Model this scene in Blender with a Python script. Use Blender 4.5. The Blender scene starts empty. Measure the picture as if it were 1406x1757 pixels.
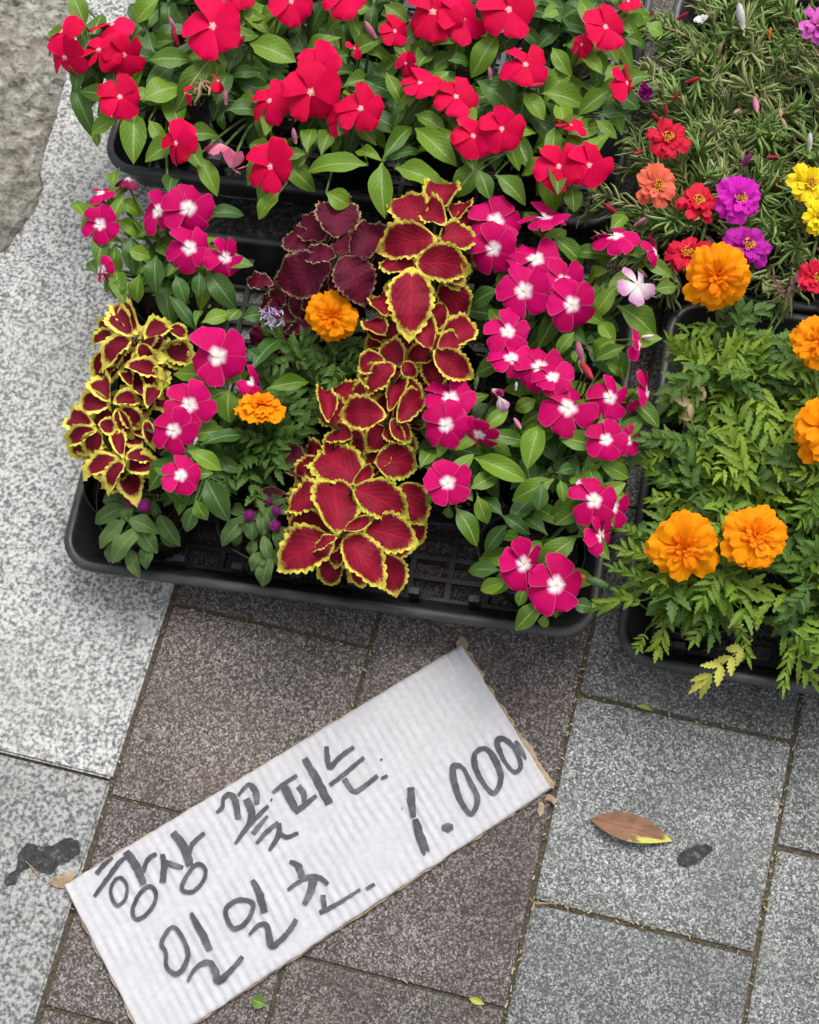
import bpy, bmesh, math, random
from mathutils import Vector, Matrix, Euler, noise
from mathutils.geometry import tessellate_polygon
rnd = random.Random(11)
R_ = math.radians
scene = bpy.context.scene
COL = scene.collection

# ------------------------------------------------------------------ camera
FPX, CX, CY = 2800.0, 703.0, 878.5            # focal length and centre, in pixels of a 1406 wide picture
CAM_LOC = Vector((0.46866764, -0.40090359, 1.47565140))
CAM_ROT = Euler((0.38023975, 0.08309935, 0.25119835), 'XYZ')
cam_d = bpy.data.cameras.new('camera'); cam = bpy.data.objects.new('camera', cam_d)
COL.objects.link(cam); cam.location = CAM_LOC; cam.rotation_euler = CAM_ROT
cam_d.sensor_fit = 'HORIZONTAL'; cam_d.sensor_width = 36.0; cam_d.lens = 36.0 * FPX / 1406.0
cam_d.clip_start = 0.02; cam_d.clip_end = 500
scene.camera = cam
CM = CAM_ROT.to_matrix()
RIGHT, UPV, BACK = CM.col[0].copy(), CM.col[1].copy(), CM.col[2].copy()

# ------------------------------------------------------------------ light
SUN_EL, SUN_AZ = 62.0, 20.0
world = bpy.data.worlds.new('World'); scene.world = world; world.use_nodes = True
wn = world.node_tree; wn.nodes.clear()
wo = wn.nodes.new('ShaderNodeOutputWorld'); wb = wn.nodes.new('ShaderNodeBackground')
sky = wn.nodes.new('ShaderNodeTexSky'); sky.sky_type = 'NISHITA'; sky.sun_disc = False
sky.sun_elevation = R_(SUN_EL); sky.sun_rotation = R_(SUN_AZ); sky.dust_density = 4.0; sky.air_density = 1.0
hsv = wn.nodes.new('ShaderNodeHueSaturation'); hsv.inputs['Saturation'].default_value = 0.18
wn.links.new(sky.outputs[0], hsv.inputs['Color']); wn.links.new(hsv.outputs[0], wb.inputs[0])
wb.inputs[1].default_value = 0.15; wn.links.new(wb.outputs[0], wo.inputs[0])
sun_d = bpy.data.lights.new('sun', 'SUN'); sun = bpy.data.objects.new('sun', sun_d); COL.objects.link(sun)
sun_d.energy = 1.15; sun_d.angle = R_(28); sun_d.color = (1.0, 0.965, 0.91)
_az = R_(SUN_AZ)
SUN_DIR = Vector((math.sin(_az) * math.cos(R_(SUN_EL)), math.cos(_az) * math.cos(R_(SUN_EL)), math.sin(R_(SUN_EL))))
sun.rotation_euler = SUN_DIR.to_track_quat('Z', 'Y').to_euler()
vs = scene.view_settings; vs.view_transform = 'Standard'; vs.look = 'None'; vs.gamma = 1.0
vs.use_curve_mapping = False; vs.exposure = 0.48

# ------------------------------------------------------------------ helpers
def at(px, py, z=0.0):
    """world point seen at photo pixel (px,py) lying at height z"""
    d = CM @ Vector(((px - CX) / FPX, -(py - CY) / FPX, -1.0))
    return CAM_LOC + d * ((z - CAM_LOC.z) / d.z)
def pix(p):
    q = CM.transposed() @ (Vector(p) - CAM_LOC)
    return (CX + FPX * q.x / -q.z, CY - FPX * q.y / -q.z)
def mpp(p):
    q = CM.transposed() @ (Vector(p) - CAM_LOC)
    return -q.z / FPX                        # metres per pixel at p
def U(a, b): return rnd.uniform(a, b)

class MB:
    def __init__(s): s.v = []; s.f = []; s.uv = []; s.at = []
    def add(s, verts, faces, uv=None, attr=None):
        n = len(s.v); s.v += [tuple(v) for v in verts]; s.f += [tuple(i + n for i in f) for f in faces]
        s.uv += list(uv) if uv else [(0, 0)] * len(verts)
        s.at += list(attr) if attr else [0.0] * len(verts)
    def tube(s, pts, rads, n=6, cap=True):
        rings = []; N = len(pts); vv = []; ff = []
        up = Vector((0.31, 0.22, 0.93))
        for i, p in enumerate(pts):
            t = (Vector(pts[min(i + 1, N - 1)]) - Vector(pts[max(i - 1, 0)]))
            if t.length < 1e-9: t = Vector((0, 0, 1))
            t.normalize(); a = t.cross(up)
            if a.length < 1e-3: a = t.cross(Vector((1, 0, 0)))
            a.normalize(); b = t.cross(a)
            for k in range(n):
                th = 2 * math.pi * k / n
                vv.append(Vector(p) + (a * math.cos(th) + b * math.sin(th)) * rads[i])
        for i in range(N - 1):
            for k in range(n):
                ff.append((i * n + k, i * n + (k + 1) % n, (i + 1) * n + (k + 1) % n, (i + 1) * n + k))
        if cap:
            ff.append(tuple(range(n))); ff.append(tuple((N - 1) * n + k for k in range(n - 1, -1, -1)))
        uv = [(k / n, i / max(1, N - 1)) for i in range(N) for k in range(n)]
        s.add(vv, ff, uv)
    def box(s, c, d, ax=None):
        ax = ax or Matrix.Identity(3)
        vv = [Vector(c) + ax @ Vector((x * d[0] / 2, y * d[1] / 2, z * d[2] / 2)) for z in (-1, 1) for y in (-1, 1) for x in (-1, 1)]
        s.add(vv, [(0, 2, 3, 1), (4, 5, 7, 6), (0, 1, 5, 4), (2, 6, 7, 3), (0, 4, 6, 2), (1, 3, 7, 5)])
    def mesh(s, name, mat=None, smooth=True):
        me = bpy.data.meshes.new(name); me.from_pydata(s.v, [], s.f)
        ul = me.uv_layers.new(name='UVMap')
        idx = [l.vertex_index for l in me.loops]
        flat = []
        for i in idx: flat += s.uv[i]
        ul.data.foreach_set('uv', flat)
        a = me.attributes.new('rim', 'FLOAT', 'POINT'); a.data.foreach_set('value', s.at)
        if mat: me.materials.append(mat)
        me.polygons.foreach_set('use_smooth', [smooth] * len(me.polygons))
        me.update(); return me
def put(name, me, parent=None, mw=None, mat=None):
    o = bpy.data.objects.new(name, me); COL.objects.link(o)
    if parent: o.parent = parent
    if mw is not None: o.matrix_basis = mw
    return o
def tag(o, label=None, cat=None, group=None, kind=None):
    if label: o['label'] = label
    if cat: o['category'] = cat
    if group: o['group'] = group
    if kind: o['kind'] = kind
    return o
def empty(name, loc, label, cat, group=None):
    o = bpy.data.objects.new(name, None); COL.objects.link(o); o.location = loc
    o.empty_display_size = 0.02
    return tag(o, label, cat, group)
def frame(o, x, y, z):
    return Matrix(((x.x, y.x, z.x, o.x), (x.y, y.y, z.y, o.y), (x.z, y.z, z.z, o.z), (0, 0, 0, 1)))

# ------------------------------------------------------------------ materials
class NT:
    def __init__(s, name):
        s.m = bpy.data.materials.new(name); s.m.use_nodes = True; s.t = s.m.node_tree; s.t.nodes.clear()
        s.out = s.n('ShaderNodeOutputMaterial')
    def n(s, ty, **k):
        x = s.t.nodes.new(ty)
        for a, v in k.items(): setattr(x, a, v)
        return x
    def l(s, a, b): s.t.links.new(a, b)
    def set(s, node, key, v):
        if hasattr(v, 'is_linked') or isinstance(v, bpy.types.NodeSocket): s.l(v, node.inputs[key])
        else: node.inputs[key].default_value = v
    def mix(s, f, a, b, blend='MIX'):
        x = s.n('ShaderNodeMixRGB', blend_type=blend)
        s.set(x, 0, f); s.set(x, 1, a); s.set(x, 2, b); return x.outputs[0]
    def math(s, op, a, b=0.0, clamp=False):
        x = s.n('ShaderNodeMath', operation=op, use_clamp=clamp); s.set(x, 0, a); s.set(x, 1, b); return x.outputs[0]
    def ramp(s, f, stops, interp='LINEAR'):
        x = s.n('ShaderNodeValToRGB'); e = x.color_ramp.elements; x.color_ramp.interpolation = interp
        while len(e) < len(stops): e.new(0.5)
        for i, (p, c) in enumerate(stops):
            e[i].position = p; e[i].color = (c[0], c[1], c[2], 1) if not isinstance(c, (int, float)) else (c, c, c, 1)
        s.l(f, x.inputs[0]); return x.outputs[0]
    def noise(s, vec, scale, detail=2, rough=.5, out=0):
        x = s.n('ShaderNodeTexNoise'); x.inputs['Scale'].default_value = scale; x.inputs['Detail'].default_value = detail
        x.inputs['Roughness'].default_value = rough
        if vec is not None: s.l(vec, x.inputs['Vector'])
        return x.outputs[out]
    def voro(s, vec, scale, out='Color', feat='F1'):
        x = s.n('ShaderNodeTexVoronoi', feature=feat); x.inputs['Scale'].default_value = scale
        if vec is not None: s.l(vec, x.inputs['Vector'])
        return x.outputs[out]
    def coord(s, which='Object'): return s.n('ShaderNodeTexCoord').outputs[which]
    def rand(s): return s.n('ShaderNodeObjectInfo').outputs['Random']
    def xyz(s, v):
        x = s.n('ShaderNodeSeparateXYZ'); s.l(v, x.inputs[0]); return x.outputs
    def pbsdf(s, color, rough=.5, spec=.5, bump=None, bs=.3, bd=.001, transl=0.0, tcol=None, **kw):
        p = s.n('ShaderNodeBsdfPrincipled'); s.set(p, 'Base Color', color); s.set(p, 'Roughness', rough); s.set(p, 'Specular IOR Level', spec)
        for k, v in kw.items(): s.set(p, k.replace('_', ' '), v)
        if bump is not None:
            b = s.n('ShaderNodeBump'); b.inputs['Strength'].default_value = bs; b.inputs['Distance'].default_value = bd
            s.l(bump, b.inputs['Height']); s.l(b.outputs[0], p.inputs['Normal'])
        if transl > 0:
            t = s.n('ShaderNodeBsdfTranslucent'); s.set(t, 'Color', tcol if tcol is not None else color)
            m = s.n('ShaderNodeMixShader'); m.inputs[0].default_value = transl
            s.l(p.outputs[0], m.inputs[1]); s.l(t.outputs[0], m.inputs[2]); s.l(m.outputs[0], s.out.inputs[0])
        else: s.l(p.outputs[0], s.out.inputs[0])
        return s.m
def offs(m, vec):                       # object space shifted per object, so shared meshes do not repeat their grain
    a = m.n('ShaderNodeVectorMath', operation='ADD'); m.l(vec, a.inputs[0])
    c = m.n('ShaderNodeCombineXYZ'); r = m.math('MULTIPLY', m.rand(), 37.0)
    for i in range(3): m.l(r, c.inputs[i])
    m.l(c.outputs[0], a.inputs[1]); return a.outputs[0]

def mat_paver(name, dark, mid, lite, tint):
    m = NT(name); v = offs(m, m.coord())
    sp = m.xyz(m.voro(v, 760))[0]; sp2 = m.xyz(m.voro(v, 500))[1]
    c = m.ramp(sp, [(0, dark), (.42, mid), (.72, [x * 1.35 for x in mid]), (.86, lite), (1, [min(.85, x * 1.35) for x in lite])])
    c2 = m.ramp(sp2, [(0, [x * .8 for x in dark]), (.6, mid), (.93, [x * 1.1 for x in lite]), (1, lite)])
    c = m.mix(.45, c, c2)
    c = m.mix(m.ramp(m.noise(v, 14, 4, .6), [(.45, 0), (.75, .5)]), c, tint)
    st = m.ramp(m.noise(v, 8, 4, .65), [(.3, .66), (.52, .95), (.7, 1.1)])
    c = m.mix(1.0, c, m.n('ShaderNodeObjectInfo').outputs['Color'], 'MULTIPLY')
    c = m.mix(1.0, c, st, 'MULTIPLY')
    h = m.math('ADD', m.math('MULTIPLY', m.voro(v, 420, 'Distance'), -1.0), m.noise(v, 300, 2))
    return m.pbsdf(c, .82, .35, bump=h, bs=.6, bd=.0012)
M = {}
M['mauve'] = mat_paver('mauve_aggregate', (.036, .029, .027), (.094, .0815, .073), (.36, .325, .30), (.11, .075, .07, 1))
M['grey'] = mat_paver('grey_aggregate', (.045, .046, .045), (.148, .149, .143), (.50, .51, .49), (.16, .17, .155, 1))

def mat_granite(name, k, dirt):
    m = NT(name); v = m.coord()
    n1 = m.noise(v, 255, 2, .55); n2 = m.noise(v, 110, 2, .5); n3 = m.noise(v, 520, 2, .6)
    s = m.math('ADD', m.math('MULTIPLY', n1, .62), m.math('ADD', m.math('MULTIPLY', n2, .18), m.math('MULTIPLY', n3, .2)))
    c = m.ramp(s, [(.38, (.17 * k, .17 * k, .168 * k)), (.45, (.32 * k, .322 * k, .318 * k)), (.485, (.48 * k, .48 * k, .468 * k)), (.52, (.62 * k, .625 * k, .61 * k)), (.59, (.84 * k, .835 * k, .80 * k))])
    big = m.ramp(m.noise(v, 24, 2, .5), [(.62, 0), (.70, .65)])
    c = m.mix(big, c, (.56 * k, .565 * k, .54 * k, 1))
    d = m.ramp(m.noise(v, 6, 5, .65), [(.50, 0), (.8, .5)])
    c = m.mix(d, c, dirt)
    return m.pbsdf(c, .75, .35, bump=m.noise(v, 350, 3), bs=.35, bd=.0008)
M['granite_pale'] = mat_granite('pale_granite', .69, (.31, .30, .265, 1))
M['granite_green'] = mat_granite('greenish_granite', .47, (.17, .17, .145, 1))

m = NT('joint_dirt'); v = m.coord()
M['dirt'] = m.pbsdf(m.ramp(m.noise(v, 260, 4, .7), [(.3, (.035, .029, .022)), (.55, (.11, .092, .066)), (.8, (.22, .185, .13))]), .95, .2, bump=m.noise(v, 400, 3), bs=.8, bd=.003)
m = NT('rough_mortar'); v = m.coord()
nn = m.noise(v, 60, 6, .65)
c = m.ramp(nn, [(.32, (.09, .082, .066)), (.43, (.21, .198, .165)), (.52, (.30, .285, .245)), (.64, (.49, .475, .42))])
c = m.mix(m.ramp(m.noise(v, 11, 3), [(.4, 0), (.7, .55)]), c, (.27, .245, .205, 1))
ch = m.voro(v, 70, 'Distance')
M['mortar'] = m.pbsdf(c, .9, .25, bump=m.math('ADD', m.math('MULTIPLY', ch, .8), nn), bs=1.0, bd=.009)
m = NT('black_tar'); v = m.coord()
M['tar'] = m.pbsdf(m.ramp(m.noise(v, 200, 4, .7), [(.35, (.020, .020, .021)), (.58, (.05, .05, .05)), (.66, (.16, .16, .155))]), .8, .3, bump=m.noise(v, 300, 2), bs=.3)
m = NT('black_plastic'); v = m.coord()
M['plastic'] = m.pbsdf(m.mix(m.ramp(m.noise(v, 30, 4, .65), [(.35, .1), (.65, .7)]), (.015, .0155, .017, 1), (.085, .087, .09, 1)), m.ramp(m.noise(v, 45, 4), [(.3, .3), (.7, .55)]), .5)
m = NT('black_film'); v = m.coord()
M['film'] = m.pbsdf(m.mix(m.ramp(m.noise(v, 40, 4, .65), [(.5, 0), (.8, .4)]), (.010, .0105, .012, 1), (.05, .048, .045, 1)), .38, .5, bump=m.noise(v, 60, 2), bs=.25, bd=.004)
m = NT('potting_soil'); v = offs(m, m.coord())
c = m.ramp(m.noise(v, 180, 5, .7), [(.3, (.008, .006, .005)), (.55, (.03, .021, .015)), (.75, (.085, .058, .038))])
c = m.mix(m.ramp(m.xyz(m.voro(v, 330))[0], [(.95, 0), (.97, 1)], 'CONSTANT'), c, (.36, .33, .28, 1))
M['soil'] = m.pbsdf(c, .95, .2, bump=m.noise(v, 240, 4, .7), bs=1.0, bd=.006)

def mat_leaf(name, base, lite, vein, rough=.42, veinw=.055, transl=.22, sideveins=7, deep=.6, gloss=.5):
    m = NT(name); uv = m.n('ShaderNodeUVMap').outputs[0]; x = m.xyz(uv); r = m.rand()
    ay = m.math('ABSOLUTE', m.math('SUBTRACT', x[1], .5))
    mid = m.ramp(ay, [(0, 1), (veinw * .5, .85), (veinw, 0)])
    ph = m.math('SUBTRACT', m.math('MULTIPLY', x[0], sideveins), m.math('MULTIPLY', ay, sideveins * .9))
    sv = m.math('PINGPONG', ph, .5); sv = m.ramp(sv, [(0, .55), (.10, .12), (.22, 0)])
    c = m.mix(r, base, lite)
    c = m.mix(m.ramp(m.noise(offs(m, m.coord()), 60, 3), [(.35, 0), (.75, .35)]), c, [q * deep for q in base[:3]] + [1])
    c = m.mix(m.math('MULTIPLY', sv, .45), c, vein)
    c = m.mix(m.math('MULTIPLY', mid, .85), c, vein)
    tc = m.mix(.5, c, (lite[0] * 1.3, lite[1] * 1.5, lite[2] * .6, 1))
    h = m.math('SUBTRACT', m.math('MULTIPLY', m.math('SUBTRACT', .5, ay), .0), m.math('ADD', sv, mid))
    return m.pbsdf(c, rough, gloss, bump=h, bs=.35, bd=.0012, transl=transl, tcol=tc)
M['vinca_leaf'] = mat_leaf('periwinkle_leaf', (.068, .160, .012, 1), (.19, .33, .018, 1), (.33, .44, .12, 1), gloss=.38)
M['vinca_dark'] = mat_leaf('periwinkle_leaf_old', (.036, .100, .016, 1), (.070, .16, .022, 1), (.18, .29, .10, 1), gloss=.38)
M['gom_leaf'] = mat_leaf('gomphrena_leaf', (.075, .145, .04, 1), (.13, .21, .055, 1), (.20, .29, .11, 1), rough=.6, gloss=.3)
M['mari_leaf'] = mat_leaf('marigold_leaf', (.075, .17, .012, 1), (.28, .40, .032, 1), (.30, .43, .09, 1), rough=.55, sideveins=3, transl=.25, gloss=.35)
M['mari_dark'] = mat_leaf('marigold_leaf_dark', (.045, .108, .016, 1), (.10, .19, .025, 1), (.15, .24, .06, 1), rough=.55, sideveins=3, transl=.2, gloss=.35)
M['mari_yellow'] = mat_leaf('marigold_leaf_yellow', (.46, .49, .07, 1), (.58, .55, .10, 1), (.62, .6, .25, 1), rough=.55, sideveins=3, transl=.25, gloss=.3)
M['mari_pink'] = mat_leaf('marigold_leaf_faded', (.40, .27, .19, 1), (.46, .42, .18, 1), (.5, .4, .3, 1), rough=.6, sideveins=3, transl=.2, gloss=.3)
M['mari_purple'] = mat_leaf('marigold_leaf_purple', (.12, .05, .055, 1), (.17, .085, .08, 1), (.2, .12, .12, 1), rough=.6, sideveins=3, transl=.15, gloss=.3)

def mat_coleus(name, rimc, rimg, inner, lite, w0, w1, transl=.12):
    m = NT(name); uv = m.n('ShaderNodeUVMap').outputs[0]; x = m.xyz(uv); r = m.rand()
    a = m.n('ShaderNodeAttribute', attribute_name='rim').outputs['Fac']
    v = offs(m, m.coord())
    a2 = m.math('ADD', a, m.math('MULTIPLY', m.math('SUBTRACT', m.noise(v, 20, 3), .5), .13))
    e = m.ramp(a2, [(w0, 0), (w1, 1)])
    ay = m.math('ABSOLUTE', m.math('SUBTRACT', x[1], .5))
    mid = m.ramp(ay, [(0, 1), (.035, .5), (.28, .12), (.5, 0)])
    ph = m.math('SUBTRACT', m.math('MULTIPLY', x[0], 6), m.math('MULTIPLY', ay, 7))
    sv = m.ramp(m.math('PINGPONG', ph, .5), [(0, .8), (.12, .25), (.3, 0)])
    c = m.mix(m.math('ADD', m.math('MULTIPLY', mid, .8), m.math('MULTIPLY', sv, .35), True), inner, lite)
    c = m.mix(m.math('MULTIPLY', m.noise(v, 9, 3), .5), c, [q * .62 for q in inner[:3]] + [1])
    rc = m.mix(m.ramp(m.math('ADD', m.math('MULTIPLY', r, .6), m.math('MULTIPLY', m.noise(v, 5, 2), .5)), [(.35, 0), (.8, 1)]), rimc, rimg)
    c = m.mix(e, rc, c)
    h = m.math('MULTIPLY', m.math('ADD', sv, m.ramp(ay, [(0, 1), (.05, 0)])), -1)
    return m.pbsdf(c, .62, .16, bump=h, bs=.22, bd=.002, transl=transl)
M['coleus'] = mat_coleus('coleus_leaf', (.78, .61, .10, 1), (.54, .57, .06, 1), (.19, .004, .018, 1), (.46, .010, .045, 1), .045, .105)
M['coleus_narrow'] = mat_coleus('coleus_leaf_small', (.88, .72, .15, 1), (.66, .66, .09, 1), (.15, .004, .018, 1), (.25, .007, .03, 1), .11, .175)
M['coleus_dark'] = mat_coleus('coleus_leaf_dark', (.42, .32, .16, 1), (.20, .09, .06, 1), (.085, .004, .020, 1), (.20, .006, .036, 1), .02, .05)
M['coleus_dull'] = mat_coleus('coleus_leaf_dull', (.28, .33, .08, 1), (.2, .1, .08, 1), (.15, .022, .045, 1), (.22, .035, .07, 1), .02, .07)

def mat_petal(name, c0, c1, eye, e0, e1, soft=.18, rough=.62, star=.14, transl=.15, rimlite=0.0):
    m = NT(name); uv = m.n('ShaderNodeUVMap').outputs[0]; x = m.xyz(uv); r = m.rand()
    ay = m.math('ABSOLUTE', m.math('SUBTRACT', x[1], .5))
    v = offs(m, m.coord())
    c = m.mix(m.math('ADD', m.math('MULTIPLY', r, .6), m.math('MULTIPLY', m.noise(v, 3, 2), .4)), c0, c1)
    str_ = m.noise(m.n('ShaderNodeCombineXYZ').outputs[0], 1, 0)
    st = m.n('ShaderNodeCombineXYZ'); m.l(m.math('MULTIPLY', x[1], 26), st.inputs[0]); m.l(m.math('MULTIPLY', x[0], 1.5), st.inputs[1]); m.l(m.math('MULTIPLY', r, 40), st.inputs[2])
    sn = m.noise(st.outputs[0], 1, 2)
    c = m.mix(m.ramp(sn, [(.35, .22), (.6, 0)]), c, [q * .72 for q in c0[:3]] + [1])
    t = m.math('ADD', x[0], m.math('ADD', m.math('MULTIPLY', ay, star), m.math('MULTIPLY', m.math('SUBTRACT', sn, .5), .12)))
    ef = m.ramp(t, [(e0, 1), (e1, 0)])
    c = m.mix(ef, c, eye)
    if rimlite:
        a = m.n('ShaderNodeAttribute', attribute_name='rim').outputs['Fac']
        c = m.mix(m.math('MULTIPLY', m.ramp(a, [(0, 1), (.05, 0)]), rimlite), c, (.9, .55, .62, 1))
    return m.pbsdf(c, rough, .10, bump=sn, bs=.12, bd=.0006, transl=transl)
M['red_petal'] = mat_petal('red_periwinkle_petal', (.54, .0006, .030, 1), (.80, .0015, .088, 1), (.88, .48, .42, 1), .075, .115, star=.04)
M['mag_petal'] = mat_petal('magenta_periwinkle_petal', (.42, .0006, .075, 1), (.64, .0018, .150, 1), (.90, .80, .85, 1), .22, .39, star=.30, rimlite=.12)
M['mag_back'] = mat_petal('magenta_petal_back', (.20, .008, .05, 1), (.32, .03, .11, 1), (.85, .7, .75, 1), .1, .45)
M['lilac_petal'] = mat_petal('faded_lilac_petal', (.52, .22, .42, 1), (.60, .30, .52, 1), (.75, .68, .68, 1), .35, .8)
M['pink_back'] = mat_petal('faded_pink_petal', (.55, .10, .20, 1), (.66, .20, .30, 1), (.7, .3, .36, 1), .1, .6)
M['eye_white'] = None
def flat(name, col, rough=.6, spec=.3, transl=0.0, var=.3, scale=120):
    m = NT(name); v = offs(m, m.coord())
    c = m.mix(m.ramp(m.noise(v, scale, 3), [(.3, 0), (.75, 1)]), [q * (1 - var) for q in col] + [1], [min(1, q * (1 + var)) for q in col] + [1])
    return m.pbsdf(c, rough, spec, transl=transl)
M['eye_white'] = flat('pale_eye', (.62, .58, .28), .6)
M['eye_pink'] = flat('pinkish_eye', (.80, .48, .36), .6)
M['marigold'] = mat_petal('marigold_petal', (.90, .27, .001, 1), (.94, .35, .002, 1), (.86, .19, .001, 1), .1, .55, transl=.22, rough=.6)
M['marigold_deep'] = mat_petal('marigold_petal_deep', (.86, .20, .001, 1), (.90, .27, .002, 1), (.82, .15, .001, 1), .1, .55, transl=.22, rough=.6)
for k, a, b in (('p_red', (.56, .008, .03), (.72, .02, .06)), ('p_coral', (.80, .14, .075), (.84, .20, .12)), ('p_mag', (.60, .012, .42), (.72, .03, .56)),
                ('p_purple', (.42, .010, .30), (.52, .02, .38)), ('p_yellow', (.86, .62, .012), (.9, .72, .02)), ('p_pink', (.66, .10, .52), (.74, .2, .6)), ('p_white', (.82, .80, .78), (.86, .84, .82))):
    M[k] = mat_petal(k + '_petal', a + (1,), b + (1,), tuple(q * .7 for q in a) + (1,), .05, .45, transl=.18, rough=.5)
M['stamen'] = flat('stamen_gold', (.82, .36, .02), .6, var=.4, scale=600)
M['stem_green'] = flat('stem_green', (.11, .17, .05), .55)
M['stem_dark'] = flat('stem_dark', (.07, .085, .035), .55)
M['stem_tan'] = flat('stem_tan', (.38, .255, .14), .6)
M['portu_leaf'] = flat('portulaca_needle', (.20, .31, .075), .4, .5, transl=.1, var=.45, scale=40)
M['portu_olive'] = flat('portulaca_needle_olive', (.32, .37, .14), .4, .5, transl=.1, var=.45, scale=40)
M['calyx'] = flat('calyx_green', (.10, .17, .05), .5)
M['bud_red'] = flat('bud_red', (.35, .012, .04), .5)
M['bud_pink'] = flat('bud_pink', (.5, .16, .26), .5)
M['bud_purple'] = flat('bud_purple', (.25, .012, .16), .5, var=.5)
M['globe'] = flat('globe_purple', (.24, .012, .17), .6, var=.6, scale=500)
M['dry'] = flat('dry_tan', (.36, .24, .13), .8, var=.4)
M['straw'] = flat('straw', (.42, .35, .19), .8, var=.5)
M['moss'] = flat('moss', (.16, .155, .05), .9, var=.5)
M['orange_bud'] = flat('orange_bud', (.85, .22, .006), .5)
M['lav'] = flat('lavender_floret', (.46, .36, .58), .5)

# ------------------------------------------------------------------ setting
PX, PY, JG = 0.2, 0.2 * 0.967173623942582, 0.0032
bed = MB(); bed.box((.3, .3, -.0535), (8, 8, .1)); pave = tag(put('pavement', bed.mesh('pavement', M['dirt'])), kind='structure')
def paver_mesh(mat, seed):
    rr = random.Random(seed); bm = bmesh.new()
    bmesh.ops.create_cube(bm, size=1)
    bmesh.ops.scale(bm, vec=(PX - JG, PY - JG, .05), verts=bm.verts)
    for q in bm.verts:
        q.co.x += rr.uniform(-.0008, .0008); q.co.y += rr.uniform(-.0008, .0008)
    bmesh.ops.bevel(bm, geom=[e for e in bm.edges if sum(v.co.z > 0 for v in e.verts) == 2] + [e for e in bm.edges if abs(e.verts[0].co.z - e.verts[1].co.z) > .01], offset=.0035, segments=2, affect='EDGES', profile=.6)
    me = bpy.data.meshes.new('paver'); bm.to_mesh(me); bm.free(); me.materials.append(mat)
    return me
PM = {0: [paver_mesh(M['mauve'], i) for i in range(3)], 1: [paver_mesh(M['grey'], i + 9) for i in range(3)]}
for ci in range(0, 8):
    off = .5 if ci % 2 == 1 else 0.0
    for rj in range(-6, 10):
        x = (ci + .5) * PX; y = (rj + .5 + off) * PY
        tone = {(2, -1): 1.06, (2, -2): .84, (2, 0): .84, (3, -1): 1.0, (3, -2): 1.08, (0, -1): 1.08, (1, -1): 1.0, (1, -2): .92}.get((ci, rj), U(.85, 1.05))
        o = put('paver', PM[0 if ci < 2 else 1][rnd.randrange(3)], pave, Matrix.Translation((x, y, -.025 + U(-.0012, .0006))) @ Euler((U(-.004, .004), U(-.004, .004), U(-.004, .004))).to_matrix().to_4x4())
        o.color = (tone * U(.98, 1.02), tone, tone * U(.98, 1.03), 1)
# kerb slabs
ja, jb = at(0, 1290), at(192, 1343)
jy = (ja.y + jb.y) / 2
kerb = MB(); kerb.box((-.55, .3, -.0545), (1.05, 8, .1)); kerb_o = tag(put('kerb', kerb.mesh('kerb', M['dirt'])), kind='structure')
def slab(y0, y1, mat):
    bm = bmesh.new(); bmesh.ops.create_cube(bm, size=1)
    bmesh.ops.scale(bm, vec=(.60, y1 - y0 - .003, .10), verts=bm.verts)
    bmesh.ops.bevel(bm, geom=list(bm.edges), offset=.0022, segments=2, affect='EDGES')
    me = bpy.data.meshes.new('granite_slab'); bm.to_mesh(me); bm.free(); me.materials.append(mat)
    return put('granite_slab', me, kerb_o, Matrix.Translation((-.303, (y0 + y1) / 2, -.048)))
s_lo = slab(jy - .9, jy, M['granite_green']); s_hi = slab(jy, jy + 1.0, M['granite_pale']); slab(jy + 1.0, jy + 2.0, M['granite_pale'])

def stain(name, outline, z, parent, mat):
    mb = MB(); P = []
    n = len(outline)
    for i in range(n):
        a, b = Vector(outline[i]), Vector(outline[(i + 1) % n])
        for k in range(5):
            q = a.lerp(b, k / 5); q += Vector((U(-1.3, 1.3), U(-1.3, 1.3))); P.append(at(q.x, q.y, z))
    mb.add(P, [tuple(t) for t in tessellate_polygon([P])])
    o = put(name, mb.mesh(name, mat, False), parent)
    if parent.matrix_basis != Matrix.Identity(4): o.matrix_parent_inverse = parent.matrix_basis.inverted()
    return o
stain('tar_stain', [(6, 1514), (14, 1500), (28, 1490), (32, 1462), (50, 1446), (66, 1452), (92, 1450), (118, 1437), (134, 1442), (138, 1462), (120, 1478), (100, 1486), (88, 1500), (66, 1496), (52, 1488), (36, 1496), (26, 1518), (12, 1521)], .0028, s_lo, M['tar'])
stain('tar_stain', [(1163, 1470), (1175, 1458), (1198, 1450), (1214, 1448), (1224, 1456), (1214, 1468), (1196, 1482), (1176, 1488), (1165, 1482)], .0013, pave, M['tar'])

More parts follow.
